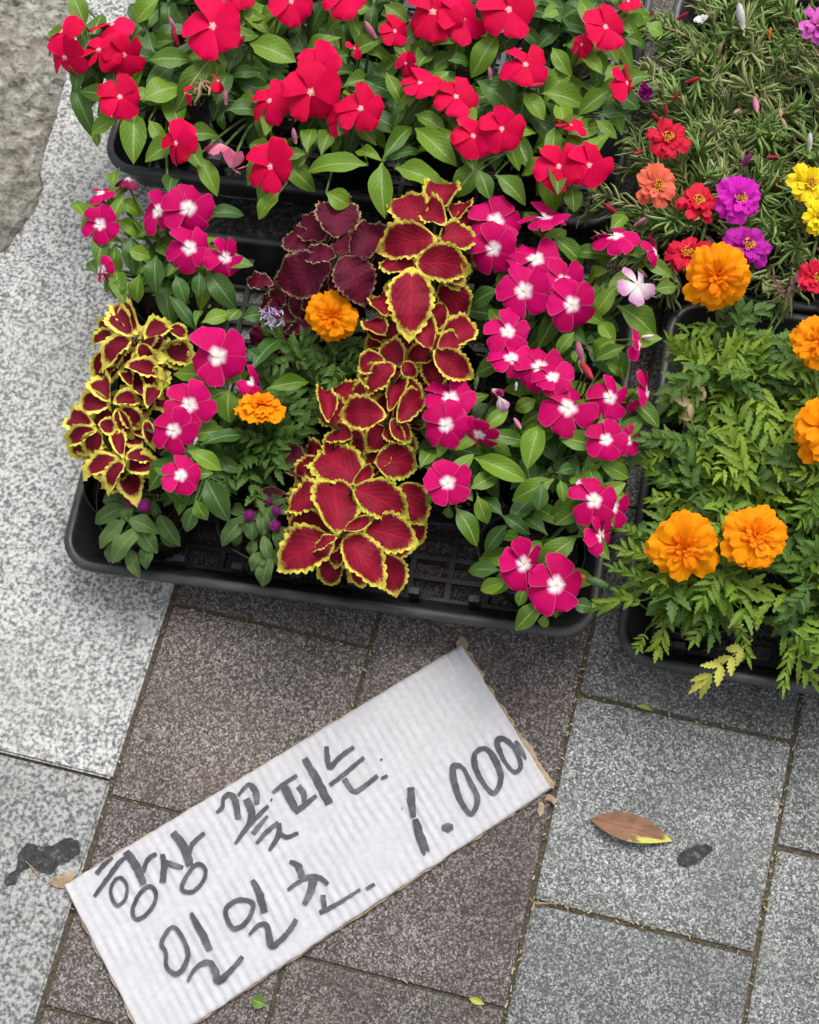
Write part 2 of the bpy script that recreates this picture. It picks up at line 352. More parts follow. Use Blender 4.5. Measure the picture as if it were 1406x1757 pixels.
# rough mortar spill, top left
edge = [(150, -60), (140, 0), (122, 60), (112, 130), (97, 195), (82, 238), (73, 268), (70, 300), (72, 326), (62, 352), (44, 382), (22, 412), (2, 430), (-40, 452)]
E2 = [at(x, y, .004) for x, y in edge]
mb = MB(); nx = 170; rows = []
def edge_x(y):
    for a, b in zip(E2, E2[1:]):
        lo, hi = sorted((a.y, b.y))
        if lo <= y <= hi:
            t = (y - a.y) / (b.y - a.y + 1e-12); return a.x + (b.x - a.x) * t
    return None
y0, y1 = E2[-1].y + .001, E2[0].y - .001; ny = 230; vv = []; uu = []
for j in range(ny + 1):
    y = y0 + (y1 - y0) * j / ny; ex = edge_x(y)
    ex += .003 * noise.noise(Vector((0, y * 60, 3))) + .0015 * noise.noise(Vector((5, y * 190, 3)))
    x0 = -.60
    for i in range(nx + 1):
        t = i / nx; x = x0 + (ex - x0) * (1 - (1 - t) ** 1.5)
        d = max(0.0, min(1.0, (ex - x) / .012)); d2 = max(0.0, min(1.0, (y - y0) / .01)); d = math.sqrt(min(d, d2) if d2 < 1 else d)
        p = Vector((x, y, 0))
        h = .011 * d + d * (.0045 * noise.noise(p * 28) + .0050 * noise.noise(p * 75 + Vector((3, 1, 2))) - .0042 * abs(noise.noise(p * 130)) + .002 * noise.noise(p * 260))
        vv.append((x, y, .0015 + h))
mb.add(vv, [(j * (nx + 1) + i, j * (nx + 1) + i + 1, (j + 1) * (nx + 1) + i + 1, (j + 1) * (nx + 1) + i) for j in range(ny) for i in range(nx)])
tag(put('rough_mortar', mb.mesh('rough_mortar', M['mortar'])), kind='structure')

# straw, grit and moss lying in the joints
for nm, mat_, cnt in (('joint_straw', 'straw', 620), ('joint_moss', 'moss', 420)):
    mb = MB()
    for _ in range(cnt):
        if rnd.random() < .45:
            x = rnd.choice([0, 1, 2, 2, 2, 3, 3, 3, 4]) * PX; y = U(-.45, .35)
            if x == 0 and rnd.random() < .5: continue
        else:
            ci = rnd.choice([0, 1, 2, 2, 2, 3, 3]); off = .5 if ci % 2 else 0
            x = (ci + rnd.random()) * PX; y = (rnd.randrange(-3, 3) + off) * PY
        if nm == 'joint_moss' and noise.noise(Vector((x * 14, y * 14, 2))) < -.05: continue
        x += rnd.gauss(0, .0022); y += rnd.gauss(0, .0022)
        L = U(.0012, .0055) if nm == 'joint_straw' else U(.001, .003); w = U(.0006, .0014) if nm == 'joint_straw' else U(.001, .0022)
        mb.box((x, y, U(-.002, .0015)), (L, w, w * .7), Euler((U(-.3, .3), U(-.3, .3), U(0, 6.28))).to_matrix())
    tag(put(nm, mb.mesh(nm, M[mat_], False)), kind='stuff')

# ------------------------------------------------------------------ trays
RIMZ = .055
FL, FR, BL = at(98, 969, RIMZ), at(1018, 1098, RIMZ), at(214, 384, RIMZ)
TX = (FR - FL).normalized(); TY = Vector((-TX.y, TX.x, 0)); TW, TD = (FR - FL).length, (BL - FL).dot(TY)
print('tray', TW, TD)
def rrect(w, d, r, n=6):
    pts = []
    for cx, cy, a0 in ((w - r, r, -90), (w - r, d - r, 0), (r, d - r, 90), (r, r, 180)):
        for k in range(n + 1):
            a = R_(a0 + 90 * k / n); pts.append((cx + r * math.cos(a), cy + r * math.sin(a)))
    return pts
class Tray:
    def __init__(s, fl, label, w=TW, d=TD, yaw=0.0):
        s.o = Vector((fl.x, fl.y, 0)); c, sn = math.cos(yaw), math.sin(yaw)
        s.x = TX * c + TY * sn; s.y = TY * c - TX * sn; s.w, s.d = w, d
        s.root = empty('seedling_tray', s.o, label, 'tray', 'black plastic seedling trays')
        # rim and walls: profile rings (inset, z)
        prof = [(.017, .0), (.0045, .040), (.002, .046), (-.001, .050), (-.001, .0545), (.0010, .0562), (.0062, .0562), (.0078, .0548), (.0090, .050), (.030, .012), (.030, .008)]
        mb = MB(); n = 6; vv = []
        for ins, z in prof:
            r = max(.012, .034 - ins)
            for p in rrect(w - 2 * ins, d - 2 * ins, r, n): vv.append(s.loc(p[0] + ins, p[1] + ins, z))
        K = 4 * (n + 1)
        ff = [(i * K + k, i * K + (k + 1) % K, (i + 1) * K + (k + 1) % K, (i + 1) * K + k) for i in range(len(prof) - 1) for k in range(K)]
        mb.add(vv, ff); s.part('rim_and_wall', mb)
        mb = MB(); ax = Matrix((s.x, s.y, Vector((0, 0, 1)))).transposed()
        nxs = 12; nys = 15
        for i in range(nxs + 1):
            x = .032 + (w - .064) * i / nxs
            mb.box(s.loc(x, d / 2, .0065), (.0055, d - .060, .005), ax)
        for j in range(nys + 1):
            y = .032 + (d - .064) * j / nys
            mb.box(s.loc(w / 2, y, .0072), (w - .060, .0045, .0045), ax)
        s.part('slotted_bottom', mb, False)
        mb = MB(); mb.box((0, 0, 0), (.010, .006, .040), ax); rib = mb.mesh('wall_rib', M['plastic'], False)
        for i in range(1, 9):
            for y in (.025, d - .025): put('wall_rib', rib, s.root, Matrix.Translation(s.loc(w * i / 9, y, .030)))
    def loc(s, x, y, z): return s.x * x + s.y * y + Vector((0, 0, z))
    def pt(s, x, y, z): return s.o + s.loc(x, y, z)
    def part(s, name, mb, smooth=True):
        me = mb.mesh(name, M['plastic'], smooth); o = put(name, me, s.root)
        if smooth:
            for p in me.polygons: p.use_smooth = True
        return o
T_front = Tray(at(98, 969, RIMZ), 'front black tray of mixed flowers with two empty slots by its front rim')
T_right = Tray(at(1053, 1131, RIMZ), 'black tray of orange marigolds at the right edge', yaw=R_(-1.5))
T_back = Tray(at(172, 287, RIMZ), 'black tray filled with red periwinkles at the back', w=TW + .03, yaw=R_(-1))
T_port = Tray(at(1074, 490, RIMZ), 'black tray of needle leaved moss roses at the back right', yaw=R_(-1.5))

m = NT('gap_shade'); v = m.coord()
M['gap_dark'] = m.pbsdf(m.ramp(m.noise(v, 170, 3, .6), [(.36, (.016, .016, .017)), (.55, (.045, .045, .045)), (.72, (.12, .118, .112))]), .8, .25, bump=m.noise(v, 200, 3), bs=.4, bd=.001)  # dark colour of an added sheet, standing for deep shade between the trays
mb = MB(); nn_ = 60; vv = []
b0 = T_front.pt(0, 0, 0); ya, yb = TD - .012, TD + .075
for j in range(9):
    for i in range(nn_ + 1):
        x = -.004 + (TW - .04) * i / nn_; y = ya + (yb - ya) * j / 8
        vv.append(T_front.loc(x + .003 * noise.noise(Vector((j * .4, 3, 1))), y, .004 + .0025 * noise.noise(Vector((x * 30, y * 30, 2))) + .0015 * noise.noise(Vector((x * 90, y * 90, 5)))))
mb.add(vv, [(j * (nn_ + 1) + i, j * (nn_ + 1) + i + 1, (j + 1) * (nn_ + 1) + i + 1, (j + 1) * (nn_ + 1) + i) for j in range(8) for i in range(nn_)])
o = put('shade_sheet', mb.mesh('shade_sheet', M['gap_dark'])); o.location = b0; tag(o, 'dark mottled sheet added between the back and front trays in place of deep shade', 'sheet')

# ------------------------------------------------------------------ pots
def pot_mesh(seed, rt=.047, rb=.033, h=.078, wob=.10, open_=False):
    rr = random.Random(seed); mb = MB(); n = 28; vv = []
    ph = [rr.uniform(0, 6.28) for _ in range(4)]
    prof = [(rb, 0, 0), (rb * 1.02, .004, 0), (rb + (rt - rb) * .5, h * .5, .35), (rt * .97, h * .92, .8), (rt, h, 1), (rt - .0008, h, 1), (rt * .96, h * .9, .8), (rb + (rt - rb) * .5 - .001, h * .5, .35)]
    for r, z, k in prof:
        for i in range(n):
            a = 2 * math.pi * i / n
            q = 1 + wob * k * (math.sin(2 * a + ph[0]) * .5 + math.sin(3 * a + ph[1]) * .4 + math.sin(5 * a + ph[2]) * .25)
            vv.append((r * q * math.cos(a), r * q * math.sin(a), z + k * .005 * math.sin(3 * a + ph[3])))
    mb.add(vv, [(i * n + k, i * n + (k + 1) % n, (i + 1) * n + (k + 1) % n, (i + 1) * n + k) for i in range(len(prof) - 1) for k in range(n)])
    return mb.mesh('pot', M['film'])
POTS = [pot_mesh(i) for i in range(5)]
def soil_mesh(seed, r=.0415):
    rr = random.Random(seed); mb = MB(); n = 20; vv = [(0, 0, .003)]; K = 7
    for k in range(1, K + 1):
        for i in range(n):
            a = 2 * math.pi * i / n; q = r * k / K
            vv.append((q * math.cos(a), q * math.sin(a), rr.uniform(-.003, .003) - .003 * k / K))
    ff = [(0, 1 + i, 1 + (i + 1) % n) for i in range(n)]
    for k in range(K - 1): ff += [(1 + k * n + i, 1 + (k + 1) * n + i, 1 + (k + 1) * n + (i + 1) % n, 1 + k * n + (i + 1) % n) for i in range(n)]
    mb.add(vv, ff); return mb.mesh('soil', M['soil'], False)
SOILS = [soil_mesh(i) for i in range(3)]

def inside(b):
    q = Vector((b.x, b.y, 0)) - T_front.o; x, y = q.dot(T_front.x), q.dot(T_front.y)
    return T_front.pt(min(max(x, .064), T_front.w - .064), min(max(y, .066), T_front.d - .064), 0)
class Plant:
    def __init__(s, name, base, label, cat, group, canopy, scale=1.0):
        s.base = Vector((base.x, base.y, .0)); s.root = empty(name, Vector((base.x, base.y, .0095)), label, cat, group)
        s.inv = Matrix.Translation(-s.root.location)
        s.pot = s.add('pot', rnd.choice(POTS), Matrix.Translation((base.x, base.y, .0095)) @ Matrix.Rotation(U(0, 6.28), 4, 'Z') @ Matrix.Scale(scale, 4))
        s.add('soil', rnd.choice(SOILS), Matrix.Translation((base.x, base.y, .0095 + .068 * scale)) @ Matrix.Rotation(U(0, 6.28), 4, 'Z') @ Matrix.Scale(scale, 4))
        s.soil = Vector((base.x, base.y, .0095 + .068 * scale)); s.canopy = canopy
        s.cpx = pix(Vector((base.x, base.y, canopy))); s.stems = MB(); s.hubs = []
    def add(s, name, me, mw, parent=None):
        return put(name, me, s.root, s.inv @ mw)
    def sub(s, name, me, parent, mw):          # world matrix -> child of a part of this plant
        return put(name, me, parent, (parent.matrix_basis.inverted() @ (s.inv @ mw)))
    def stem_to(s, p, r0=.0022, r1=.0013, bow=None, start=None):
        a = start if start is not None else s.soil + Vector((U(-.008, .008), U(-.008, .008), 0))
        mid = a.lerp(p, .5); mid.z += (p.z - a.z) * .12; mid += Vector((U(-.006, .006), U(-.006, .006), 0))
        pts = [a.lerp(mid, t) * (1 - t) + mid.lerp(p, t) * t for t in (0, .2, .4, .6, .8, 1)]
        s.stems.tube([q - s.root.location for q in pts], [r0 + (r1 - r0) * t for t in (0, .2, .4, .6, .8, 1)], 5)
        return pts
    def finish(s, mat):
        if s.stems.v: put('stem', s.stems.mesh('stem', M[mat]), s.root)

# ------------------------------------------------------------------ leaf meshes
def leaf_mesh(name, prof, mat, droop, fold, twist=0.0, n=9, wave=0.0, ph=0.0):
    mb = MB(); vv = []; uu = []; fr = (-1, -.55, 0, .55, 1)
    for i in range(n + 1):
        t = i / n; hw = prof(t) * .5
        z0 = droop * (-(t ** 2)) + .10 * math.sin(math.pi * t) * (1 if droop > 0 else -1)
        for f in fr:
            y = f * hw; z = z0 + abs(f) * hw * fold * .6 + twist * f * hw * t + wave * abs(f) * hw * math.sin(t * 9 + ph + (2 if f > 0 else 0))
            vv.append((t, y, z)); uu.append((t, .5 + f * .5))
    m_ = len(fr)
    mb.add(vv, [(i * m_ + k, (i + 1) * m_ + k, (i + 1) * m_ + k + 1, i * m_ + k + 1) for i in range(n) for k in range(m_ - 1)], uu)
    return mb.mesh(name, mat)
def pr_vinca(t):
    if t < .12: return .06 + .9 * (t / .12) ** 1.3 * .28
    if t > .985: return .03
    u = (t - .12) / .88; return max(.05, (math.sin(math.pi * (.13 + .87 * u ** 1.08)) ** .8)) * .98
def pr_gom(t): return max(.05, math.sin(math.pi * min(1, .06 + .94 * t ** .95)) ** .85)
VL = [leaf_mesh('leaf', pr_vinca, M['vinca_leaf'], d, f, tw, wave=wv, ph=i) for i, (d, f, tw, wv) in enumerate([(.10, .25, 0, .1), (.22, .35, .15, .15), (.16, .15, -.2, .12), (.30, .3, .1, .2), (.05, .45, -.1, .1)])]
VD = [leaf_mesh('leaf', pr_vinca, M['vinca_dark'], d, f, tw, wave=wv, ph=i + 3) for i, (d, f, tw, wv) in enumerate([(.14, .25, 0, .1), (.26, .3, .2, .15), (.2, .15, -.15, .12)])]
GL = [leaf_mesh('leaf', pr_gom, M['gom_leaf'], d, f, tw, wave=wv, ph=i) for i, (d, f, tw, wv) in enumerate([(.2, .3, 0, .2), (.32, .4, .2, .3), (.26, .2, -.2, .25)])]

def place_leaf(pl, meshes, B, T, wm, name='leaf', roll=None, lift=0.0):
    X = T - B; L = X.length
    if L < 1e-5: return None
    Xn = X / L; N = Vector((0, 0, 1)) * .7 + BACK * .5 + Vector((U(-.25, .25), U(-.25, .25), 0))
    if roll is not None: N = roll
    N = N - Xn * N.dot(Xn)
    if N.length < .05: N = BACK - Xn * BACK.dot(Xn)
    N.normalize(); Y = N.cross(Xn)
    return pl.add(name, rnd.choice(meshes), frame(B, Xn * L, Y * wm, N * L))

# ------------------------------------------------------------------ periwinkle flowers
def petal_mesh(mat, wid, seed, curl=.12, rag=.0):
    rr = random.Random(seed); mb = MB(); n = 8; fr = (-1, -.6, -.2, .2, .6, 1); vv = []; uu = []; rm = []; ph = rr.uniform(0, 6.28); wv = rr.uniform(.02, .09)
    for i in range(n + 1):
        t = i / n
        hw = wid * .5 * (.16 + .84 * math.sin(min(1, t * 1.18) * math.pi / 2) ** 1.25)
        if t > .72: hw *= math.sqrt(max(.0, 1 - ((t - .72) / .285) ** 2.3)) * .86 + .14 * (1 - (t - .72) / .28)
        for f in fr:
            x = .04 + .96 * t + (.02 * math.cos(f * 2.2) if t > .8 else 0) + (.03 * f * t)
            y = f * hw + .07 * wid * t * t
            z = .10 * t - curl * t * t * 1.5 + .07 * f * hw * 1.4 - .10 * f * f * hw * t + rr.uniform(-1, 1) * .020 * t + wv * t * t * math.sin(f * 3.1 + ph)
            vv.append((x, y, z)); uu.append((.04 + .96 * t, .5 + .5 * f)); rm.append(min((1 - abs(f)) * hw, 1 - t))
    m_ = len(fr)
    mb.add(vv, [(i * m_ + k, (i + 1) * m_ + k, (i + 1) * m_ + k + 1, i * m_ + k + 1) for i in range(n) for k in range(m_ - 1)], uu, rm)
    return mb.mesh('petal', mat)
PET = {}
for key, mt, ws in (('red', 'red_petal', (1.02, 1.10, .98, 1.14)), ('mag', 'mag_petal', (1.04, 1.14, 1.1, .98)), ('lilac', 'lilac_petal', (.9, .8)), ('pinkb', 'pink_back', (.9, .8)), ('magb', 'mag_back', (.9, .8))):
    PET[key] = [petal_mesh(M[mt], w * (1 + .07 * math.sin(i * 2.3)), i + 7, curl=c) for i, (w, c) in enumerate(zip(list(ws) * 2, (.12, .20, .06, .26, .02, .32, .16, .09)))]
def heart_mesh(mat, red):
    mb = MB(); vv = [(0, 0, .075)]; K = 10
    for i in range(K):
        a = 2 * math.pi * i / K; r = (.085 if i % 2 == 0 else .05) * (1.0 if red else 1.25); vv.append((r * math.cos(a), r * math.sin(a), .035))
    mb.add(vv, [(0, 1 + i, 1 + (i + 1) % K) for i in range(K)])
    mb.tube([(0, 0, .03), (0, 0, -.3), (0.02, 0, -.55)], [.05, .045, .04], 6)
    return mb.mesh('flower', mat)
HEART = {'red': heart_mesh(M['eye_pink'], True), 'mag': heart_mesh(M['eye_white'], False), 'lilac': heart_mesh(M['eye_white'], False), 'pinkb': heart_mesh(M['calyx'], False), 'magb': heart_mesh(M['calyx'], False)}
def facing(td, ta):
    a, b = R_(td), R_(ta)
    N = BACK * math.cos(b) + (RIGHT * math.cos(a) + UPV * math.sin(a)) * math.sin(b)
    return N.normalized()
def vinca_flower(pl, P, d_px, td, ta, kind, drop=(), spin=None, fold=0.0):
    R = d_px * .5 * mpp(P); N = facing(td, ta)
    N = (N + Vector((U(-.1, .1), U(-.1, .1), 0))).normalized()
    X = RIGHT - N * RIGHT.dot(N)
    if X.length < .1: X = UPV - N * UPV.dot(N)
    X.normalize(); Y = N.cross(X); s0 = U(0, 72) if spin is None else spin; cup = U(-7, 9)
    mw = frame(P, X * R, Y * R, N * R)
    fl = pl.add('flower', HEART[kind], mw)
    for k in range(5):
        if k in drop: continue
        loc = Matrix.Rotation(R_(s0 + 72 * k + U(-5, 5)), 4, 'Z') @ Matrix.Translation((0, 0, .03)) @ Matrix.Rotation(R_(fold + cup + U(-11, 13) + (24 if rnd.random() < .05 else 0)), 4, 'Y') @ Matrix.Rotation(R_(U(2, 14)), 4, 'X') @ Matrix.Diagonal((U(.90, 1.08), U(.88, 1.08), 1, 1))
        put('petal', rnd.choice(PET[kind]), fl, loc)
    return P - N * (R * .5)
def bud_mesh(mat, calyx):
    mb = MB(); mb.tube([(0, 0, 0), (.0, 0, .25), (0, 0, .55), (.02, 0, .85), (.03, 0, 1)], [.10, .17, .20, .13, .02], 7); return mb.mesh('bud', mat)
BUD = {k: bud_mesh(M[k], None) for k in ('bud_red', 'bud_pink', 'bud_purple', 'p_white', 'orange_bud', 'calyx', 'dry')}
def place_bud(pl, P, L_px, ang, kind, ta=55):
    N = facing(ang, ta); X = N.orthogonal().normalized(); Y = N.cross(X); L = L_px * mpp(P) / max(.4, math.sin(R_(ta)))
    return pl.add('bud', BUD[kind], frame(P - N * L * .5, X * L * .8, Y * L * .8, N * L))

def nearest(pls, px, py): return min(pls, key=lambda p: (p.cpx[0] - px) ** 2 + (p.cpx[1] - py) ** 2 * .8)
def whorls(pl, pts, n, L0, meshes, first=.010, step=.016, az=None):
    """opposite leaf pairs down a stem"""
    hub = pts[-1]; az = U(0, 6.28) if az is None else az
    d = (pts[-1] - pts[-3]).normalized()
    for k in range(n):
        q = hub - d * (first + step * k)
        for sgn in (0, 1):
            a = az + k * 1.57 + sgn * math.pi + U(-.3, .3); el = R_(U(-18, 22) - 9 * k)
            D = Vector((math.cos(a) * math.cos(el), math.sin(a) * math.cos(el), math.sin(el)))
            L = L0 * U(.75, 1.1) * (1 + .12 * k)
            place_leaf(pl, meshes, q, q + D * L, L * U(.40, .5))
ZRED = .20
cols = [.062 + i * (TW - .124) / 4 for i in range(5)]
GR = 'potted red periwinkles in the back tray'
red_lab = ['red periwinkle overhanging the front left corner of the back tray', 'red periwinkle with faded pink blooms, second from left in the back tray front row',
           'red periwinkle with a bare green leaf rosette, front row middle of the back tray', 'red periwinkle with a cluster of blooms, right of the leaf rosette in the front row',
           'red periwinkle at the front right corner beside the moss roses']
red_lab2 = ['red periwinkle behind the front left corner one, next to the rough mortar', 'red periwinkle with one very large bloom in the second row, left half',
            'red periwinkle with small half-open blooms in the second row, middle', 'red periwinkle with large overlapping blooms at the top edge, right of middle', 'red periwinkle in the second row, rightmost, near the bare paving gap']
REDS = []
for j, labs in ((0, red_lab), (1, red_lab2)):
    for i in range(5):
        REDS.append(Plant('potted_periwinkle', T_back.pt(cols[i] + U(-.004, .004), .072 + j * .105, 0), labs[i], 'potted plant', GR, ZRED))
RF = [  # x, y, diameter px, facing direction, tilt, lift mm
 (106, 55, 82, 140, 48, 0), (112, 98, 84, 215, 42, 6), (192, 42, 76, 95, 48, 0), (170, 86, 84, 125, 52, 4), (212, 93, 80, -40, 38, 0), (206, 166, 80, 0, 8, 4),
 (365, 45, 112, 0, 8, 6), (463, 173, 78, 150, 22, 0), (303, 246, 82, 180, 32, 0), (465, 286, 98, 200, 18, 4), (499, 2, 84, 0, 20, 0), (592, -6, 84, 90, 20, 0),
 (533, 158, 108, 0, 10, 8), (545, 112, 92, 120, 24, 0), (619, 186, 86, 20, 12, 4), (583, 205, 60, 200, 40, -6), (678, 53, 58, 0, 15, -6), (608, 82, 38, 0, 45, -8), (697, 108, 50, 200, 40, -8),
 (721, 143, 74, 90, 30, 2), (743, 20, 106, 0, 8, 6), (794, 32, 92, 0, 25, 0), (873, 16, 104, 0, 10, 8), (783, 166, 84, 60, 14, 0), (812, 233, 80, 0, 10, 2), (861, 221, 84, 0, 8, 6),
 (902, 111, 88, 60, 14, 4), (1039, 46, 86, 0, 8, 6), (999, 76, 46, 180, 35, -4), (1076, 142, 74, 10, 48, 0), (980, 215, 60, 80, 62, -4), (959, 285, 86, 0, 10, 6), (1011, 283, 82, 0, 14, 2), (1078, 2, 50, 60, 30, 0), (410, -8, 60, 90, 30, 0), (855, -30, 80, 0, 20, 0)]
for x, y, d, td, ta, lz in RF:
    P = at(x, y, ZRED + lz * .001 + U(-.004, .004)); pl = nearest(REDS, x, y)
    s_ = vinca_flower(pl, P, d, td, ta, 'red', drop=(1, 3) if d < 40 else ())
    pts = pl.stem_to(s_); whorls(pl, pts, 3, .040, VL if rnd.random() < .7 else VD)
for x, y, d, td, ta, k in ((377, 246, 62, 90, 78, 'pinkb'), (398, 288, 62, 250, 75, 'pinkb'), (318, 160, 46, 180, 60, 'red'), (374, 138, 44, 40, 50, 'red')):
    P = at(x, y, ZRED - .006); pl = nearest(REDS, x, y); s_ = vinca_flower(pl, P, d, td, ta, k, drop=(0, 2) if k == 'red' else (), fold=25); pl.stem_to(s_)
mb = MB()                                        # the withered bloom
for i in range(9):
    a = at(348 + U(-10, 12), 150 + U(-14, 14), ZRED + U(-.002, .006)); b = at(345 + U(-14, 16), 158 + U(-20, 18), ZRED + U(-.004, .006)); mb.tube([a, a.lerp(b, .5) + Vector((U(-.004, .004), 0, .003)), b], [.0008, .0016, .0006], 4)
pl = nearest(REDS, 348, 150); pl.add('withered_bloom', mb.mesh('withered_bloom', M['dry']), Matrix.Identity(4))
for x, y, l, a, k in ((921, 146, 26, 200, 'bud_red'), (300, 62, 26, 110, 'bud_red'), (296, 40, 22, 120, 'bud_pink'), (387, 166, 22, 90, 'bud_pink'), (505, 232, 24, 100, 'bud_pink'), (635, 50, 30, 130, 'bud_pink'), (841, 125, 20, 100, 'bud_pink'), (415, 70, 20, 60, 'bud_red'), (978, 312, 22, 0, 'bud_red')):
    P = at(x, y, ZRED - .004); pl = nearest(REDS, x, y); place_bud(pl, P, l, a, k); pl.stem_to(P + Vector((0, 0, -.006)), r1=.001)
# leaves: base px, tip px, width px
RL = [(231,192,229,279,46),(124,142,160,231,32),(203,203,156,228,28),(171,213,164,251,16),(124,-10,146,40,36),(140,40,150,98,26),(256,103,327,100,38),(245,171,313,142,55),(274,-4,231,40,38),(256,206,284,249,26),
 (366,96,302,181,40),(391,188,452,188,38),(384,192,381,224,18),(430,75,508,104,52),(416,45,468,5,36),(341,267,373,334,34),(290,334,297,292,32),
 (656,276,710,206,28),(656,276,724,254,28),(656,276,604,249,24),(656,278,660,374,42),(678,288,766,313,42),(631,283,525,288,44),(528,263,457,274,32),(528,263,535,211,28),(552,268,570,212,30),(528,265,500,288,22),
 (621,82,678,100,26),(585,64,512,90,30),(589,149,644,130,30),(663,124,695,185,26),(713,124,745,80,30),(713,196,765,226,34),(742,78,814,53,36),(855,57,809,128,42),(770,103,809,104,24),(820,139,888,187,50),
 (898,160,934,205,36),(830,277,777,335,44),(713,220,783,283,44),(823,292,841,341,32),(931,160,1010,176,42),(1075,25,1105,50,34),(1073,64,1114,78,24),(1020,89,1027,150,26),(1038,139,1073,103,26),(1048,156,1099,184,36),(1027,199,1084,192,26),(1023,206,1060,236,24),(1109,43,1138,58,32),(949,82,977,128,30),(981,317,986,361,34),
 (700,170,672,220,24),(560,330,600,352,40),(480,330,440,372,34),(850,300,905,345,34),(1000,200,958,226,30),(480,20,440,30,30),(660,8,700,36,34),(1010,10,960,30,32),(930,30,975,8,30),(300,70,262,74,28)]
for bx, by, tx, ty, w in RL:
    z = ZRED - .014 + U(-.006, .006); pl = nearest(REDS, bx, by); B = at(bx, by, z); T = at(tx, ty, z - U(.002, .014))
    low = by > 255
    place_leaf(pl, VD if rnd.random() < .3 else VL, B, T, w * mpp(B)); pl.stem_to(B, r1=.001)
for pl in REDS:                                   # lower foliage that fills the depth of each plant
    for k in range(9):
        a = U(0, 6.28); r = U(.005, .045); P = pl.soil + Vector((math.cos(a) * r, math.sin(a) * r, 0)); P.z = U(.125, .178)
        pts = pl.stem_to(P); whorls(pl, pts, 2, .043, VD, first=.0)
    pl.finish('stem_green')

# ------------------------------------------------------------------ magenta periwinkles
ZM = .175
def mag(px, py, label): 
    b = inside(at(px, py, .075)); return Plant('potted_periwinkle', b, label, 'potted plant', 'potted magenta periwinkles in the front tray', ZM)
MAGS = [mag(285, 505, 'magenta periwinkle with white eyes at the back left of the front tray'),
        mag(372, 775, 'magenta periwinkle between the two small gomphrenas and the yellow edged coleus on the left'),
        mag(905, 560, 'magenta periwinkle with the largest blooms, right of the heart-leaved coleus'),
        mag(1050, 620, 'magenta periwinkle with a faded lilac bloom at the back right of the front tray'),
        mag(800, 800, 'magenta periwinkle with three blooms just right of the big coleus'),
        mag(985, 830, 'magenta periwinkle leaning over the right rim of the front tray'),
        mag(925, 1035, 'magenta periwinkle with two blooms in the front right corner of the front tray')]
MAGS[0].cpx = (270, 400); MAGS[1].cpx = (345, 720); MAGS[2].cpx = (900, 470); MAGS[3].cpx = (1075, 480); MAGS[4].cpx = (780, 750); MAGS[5].cpx = (980, 720); MAGS[6].cpx = (925, 1000)
MF = [(172, 331, 54, 90, 42, 0), (172, 385, 72, 180, 6, 2), (272, 362, 80, 190, 14, 0), (323, 357, 90, 0, 10, 6), (325, 425, 84, 0, 18, 2), (386, 442, 72, 0, 42, 0), (178, 462, 44, 180, 50, -8),
 (373, 612, 110, 0, 6, 4), (325, 695, 88, 0, 10, 0), (298, 738, 84, 200, 8, 5), (310, 816, 72, 60, 14, 0), (430, 655, 54, 0, 40, -10),
 (851, 380, 100, 90, 14, 0), (847, 426, 90, 250, 10, 6), (936, 375, 88, 80, 56, 0), (919, 445, 92, 80, 34, 0), (899, 499, 98, 200, 10, 8), (966, 484, 84, 20, 16, 2), (981, 522, 92, 0, 10, 4), (872, 569, 82, 100, 20, 0),
 (1056, 405, 88, 90, 52, 0), (1126, 431, 58, 0, 66, -4), (1097, 593, 60, 0, 56, 0), (877, 615, 82, 90, 38, 2), (926, 630, 86, 90, 14, 4), (948, 649, 76, 90, 38, 8), (975, 699, 102, 0, 6, 2), (1047, 682, 80, 20, 20, 0), (1110, 674, 84, 0, 72, 0),
 (1040, 755, 72, 100, 14, 4), (1080, 755, 60, 0, 45, -6), (823, 745, 74, 240, 50, -2), (773, 684, 96, 90, 28, 4), (766, 730, 86, 200, 8, 8), (768, 828, 84, 0, 6, 2), (1020, 859, 92, 60, 14, 6), (1030, 919, 72, 0, 52, 2), (1052, 868, 80, 0, 40, -8),
 (899, 967, 90, 0, 14, 0), (954, 1004, 102, 0, 6, 6)]
for x, y, d, td, ta, lz in MF:
    P = at(x, y, ZM + lz * .001 + U(-.003, .003) - (.03 if y > 930 else 0)); pl = nearest(MAGS, x, y)
    s_ = vinca_flower(pl, P, d, td, ta, 'mag', drop=(2,) if d < 58 else (), spin=(18 if (x, y) == (768, 828) else None)); pts = pl.stem_to(s_)
    whorls(pl, pts, 2, .036, VL, first=.008)
for x, y, d, td, ta, k, f in ((1093, 488, 76, 20, 24, 'lilac', 10), (219, 304, 52, 90, 70, 'magb', 50), (857, 682, 50, 110, 60, 'lilac', 60), (845, 668, 44, 130, 60, 'magb', 60), (990, 832, 34, 180, 50, 'lilac', 60)):
    P = at(x, y, ZM); pl = nearest(MAGS, x, y); s_ = vinca_flower(pl, P, d, td, ta, k, fold=f); pl.stem_to(s_)
for x, y, l, a, k in ((995, 602, 34, 110, 'bud_pink'), (1008, 636, 36, 300, 'bud_red'), (889, 727, 22, 300, 'bud_pink'), (886, 662, 14, 90, 'p_white'), (336, 756, 14, 60, 'p_white'), (818, 655, 22, 80, 'calyx'), (1113, 577, 18, 0, 'p_white')):
    P = at(x, y, ZM + .004); pl = nearest(MAGS, x, y); place_bud(pl, P, l, a, k); pl.stem_to(P + Vector((0, 0, -.006)), r1=.0009)
